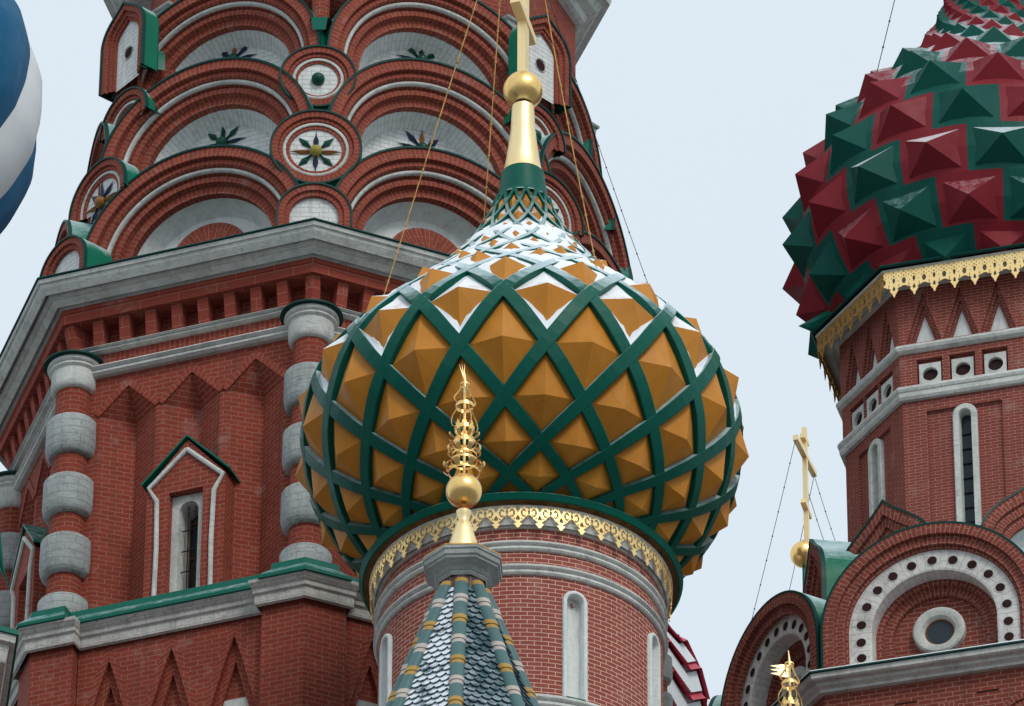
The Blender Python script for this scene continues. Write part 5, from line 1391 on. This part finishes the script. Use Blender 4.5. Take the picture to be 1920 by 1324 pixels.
b = MB(); b.lathe([(2.05, zq2 - 3.0), (2.1, zq2 - 3.2), (1.9, zq2 - 3.5), (1.9, 0)], (bx, by), 48, ur=1.9); b.build('wall', MT['brickL'], blue)
# pointed gable with green edging, seen at the very left edge
LG = PD(34, 1185, 92)
gd = head(40); gn = np.array([gd[1], -gd[0]])
Pg = lambda x, z, o: (LG[0] + gd[0] * x + gn[0] * o, LG[1] + gd[1] * x + gn[1] * o, LG[2] + z)
lgable = thing('eave_corner', 'weathered white eave corner with green metal edging at the lower left edge', 'roof corner', (LG[0] - 1, LG[1] + 1, 0))
poly = [(LG[0] + .0, LG[1] + 0.), (LG[0] - 3.2, LG[1] - 1.5), (LG[0] - 3.6, LG[1] + 2.6), (LG[0] - .45, LG[1] + 3.3)]
poly = poly if area(poly) > 0 else poly[::-1]
b = MB(); b.sweep(poly, [(-.9, .5 + LG[2]), (0, LG[2] + .03), (.012, LG[2] - .05), (-.03, LG[2] - .055)]); b.build('green_edging', MT['green'], lgable)
b = MB(); b.sweep(poly, [(-.02, LG[2] - .05), (-.03, LG[2] - .16), (-.10, LG[2] - .18), (-.14, LG[2] - .42), (-.24, LG[2] - .45), (-.3, LG[2] - .8), (-.42, LG[2] - .85)]); b.build('eave', MT['stoneW'], lgable)
b = MB(); b.sweep(poly, [(-.42, LG[2] - .85), (-.42, 0)]); b.build('wall', MT['brickL'], lgable)
# green leaf hook hanging at the edge
b = MB(); A_ = PD(-6, 1000, 93); B_ = PD(15, 1100, 93); M_ = PD(2, 1060, 93); b.tube([A_, M_ , B_], [.05, .035, .004], 6); 
hk = b.build('leaf_hook', MT['green'], blue)

# ================================================================== the gold cross behind
XB = PD(1507, 1040, 122); xx, xy, xz = XB
far = thing('far_dome', 'distant gilded cross with thin stays on an orb, rising behind the gables', 'cross', (xx, xy, 0))
b = MB(); b.ball((xx, xy, xz), .235, 28); b.build('gilded_orb', MT['gold'], far)
sc = 122 / F
b = MB(); b.lathe([(.04, xz + .23), (.055, xz + .26)], (xx, xy), 12); co_ = b.build('cross', MT['goldP'], far)
Hx = (1012 - 797) * sc / math.cos(math.radians(34)) + .03
base = np.array([xx + .06, xy, xz + .22]); d18 = head(18)
D3 = np.array([d18[0], d18[1], 0]); N3 = np.array([-d18[1], d18[0], 0]); Z3 = np.array([0, 0, 1.])
b = MB(); b.box(base + Z3 * Hx / 2, D3 * .045, N3 * .038, Z3 * Hx / 2); b.build('upright', MT['goldP'], co_)
b = MB(); b.box(base + Z3 * Hx * .90, D3 * .15, N3 * .042, Z3 * .045); b.build('top_bar', MT['goldP'], co_)
b = MB(); b.box(base + Z3 * Hx * .76, D3 * .60, N3 * .045, Z3 * .05); b.build('main_bar', MT['goldP'], co_)
q = D3 * .96 - Z3 * .28; b = MB(); b.box(base + Z3 * Hx * .30, q * .20, N3 * .046, np.cross(q, N3) * .05); b.build('foot_bar', MT['goldP'], co_)
e1_, e2_ = base + Z3 * Hx * .75 - D3 * .58, base + Z3 * Hx * .75 + D3 * .58
mid_ = base + Z3 * Hx * .6
for e, (u, v, Y) in ((e1_, (1405, 1180, xy - 1.6)), (e2_, (1568, 1020, xy - .4)), (e1_ * .0 + e2_, (1481, 1102, xy + 1.5)), (base + Z3 * Hx * .52, (1552, 1035, xy + .6))):
    tq = PY(u, v, Y); b = MB(); dirv = tq - e; chain(b, e, e + dirv * 1.02, .03, .0055, .55); b.build('guy_wire', MT['iron'], far)
b = MB(); b.lathe([(.03, xz - .22), (.035, xz - .9), (.06, xz - 1.4), (.35, xz - 1.8), (.55, xz - 2.1), (.62, xz - 2.5), (.6, xz - 2.9), (.5, xz - 3.2), (.42, xz - 3.3)], (xx, xy), 40); b.build('onion_dome', MT['green'], far)
b = MB(); b.lathe([(.4, xz - 3.2), (.4, 0)], (xx, xy), 40, ur=.4); b.build('wall', MT['brickR'], far)

# ================================================================== the red and white zigzag dome glimpsed behind the drum
ZX = PD(1085, 1350, 118); zx, zy, zz0_ = ZX
zig = thing('zigzag_dome_tower', 'tower with a red and white zigzag striped dome, glimpsed behind the round drum', 'church tower', (zx, zy, 0))
sc = 118 / F
Rz = 240 * sc
rzZ = interp_prof([(zz0_ - 2.2, Rz * .7), (zz0_ - 1.2, Rz * .93), (zz0_ - .2, Rz), (zz0_ + .6, Rz * .96), (zz0_ + 1.2, Rz * .84), (zz0_ + 1.8, Rz * .62), (zz0_ + 2.3, Rz * .4), (zz0_ + 2.9, Rz * .2), (zz0_ + 3.6, Rz * .09)])
b = MB(); b.lathe([(rzZ(z) - .08, z) for z in np.arange(zz0_ - 2.2, zz0_ + 3.6, .1)], (zx, zy), 48); dz = b.build('zigzag_dome', MT['white'], zig)
nz_ = 14; zr_ = zz0_ - 2.0; k = 0
while zr_ < zz0_ + 3.2:
    h = (.16 if k % 2 == 0 else .44) * (1 if rzZ(zr_) > 1 else .6); b = MB(); rows = [[], [], []]
    for u in range(nz_ * 2 + 1):
        th = PI * u / nz_ + .1; zg = .16 * (1 if u % 2 else -1) * min(1, rzZ(zr_) / 1.6)
        for q, (zz_, o) in enumerate(((zr_ + zg, .12 if k % 2 == 0 else .07), (zr_ + h * .92 + zg, .02), (zr_ + h + zg, -.07))):
            r = rzZ(zz_) + o * min(1, rzZ(zr_)); rows[q].append((zx + r * math.sin(th), zy - r * math.cos(th), zz_))
    b.grid([[(p[0] * .97 + zx * .03, p[1] * .97 + zy * .03, p[2] + .02) for p in rows[0]]] + rows, None, 0, False); b.build('zigzag_band', MT['redw'] if k % 2 == 0 else MT['white'], dz)
    zr_ += h; k += 1
b = MB(); b.lathe([(Rz * .68, zz0_ - 2.1), (Rz * .6, zz0_ - 2.5), (Rz * .58, 0)], (zx, zy), 40, ur=1.2); b.build('wall', MT['brickM'], zig)
b = MB(); b.ball((zx, zy, zz0_ + 3.7), .25, 20); b.build('gilded_orb', MT['gold'], zig)
# grey turned baluster on the near tower behind the drum
KB = PD(1236, 1300, 112); kb = thing('banded_column', 'grey stone banded column just visible behind the right side of the round drum', 'column', (KB[0], KB[1], 0))
zk1 = PD(1240, 1207, 112)[2]; zk2 = PD(1240, 1276, 112)[2]; Hk = zk1 - zk2
for k in range(5):
    z1 = zk1 - k * Hk * 1.5; b = MB(); b.lathe([(.14, z1), (.21, z1 - .01), (.215, z1 - Hk * .7), (.19, z1 - Hk * .9), (.1, z1 - Hk)], (KB[0], KB[1]), 24); b.build('stone_band', MT['greystone'], kb)
b = MB(); b.lathe([(.13, zk1 - .1), (.13, 0)], (KB[0], KB[1]), 20); b.build('shaft', MT['brickL'], kb)
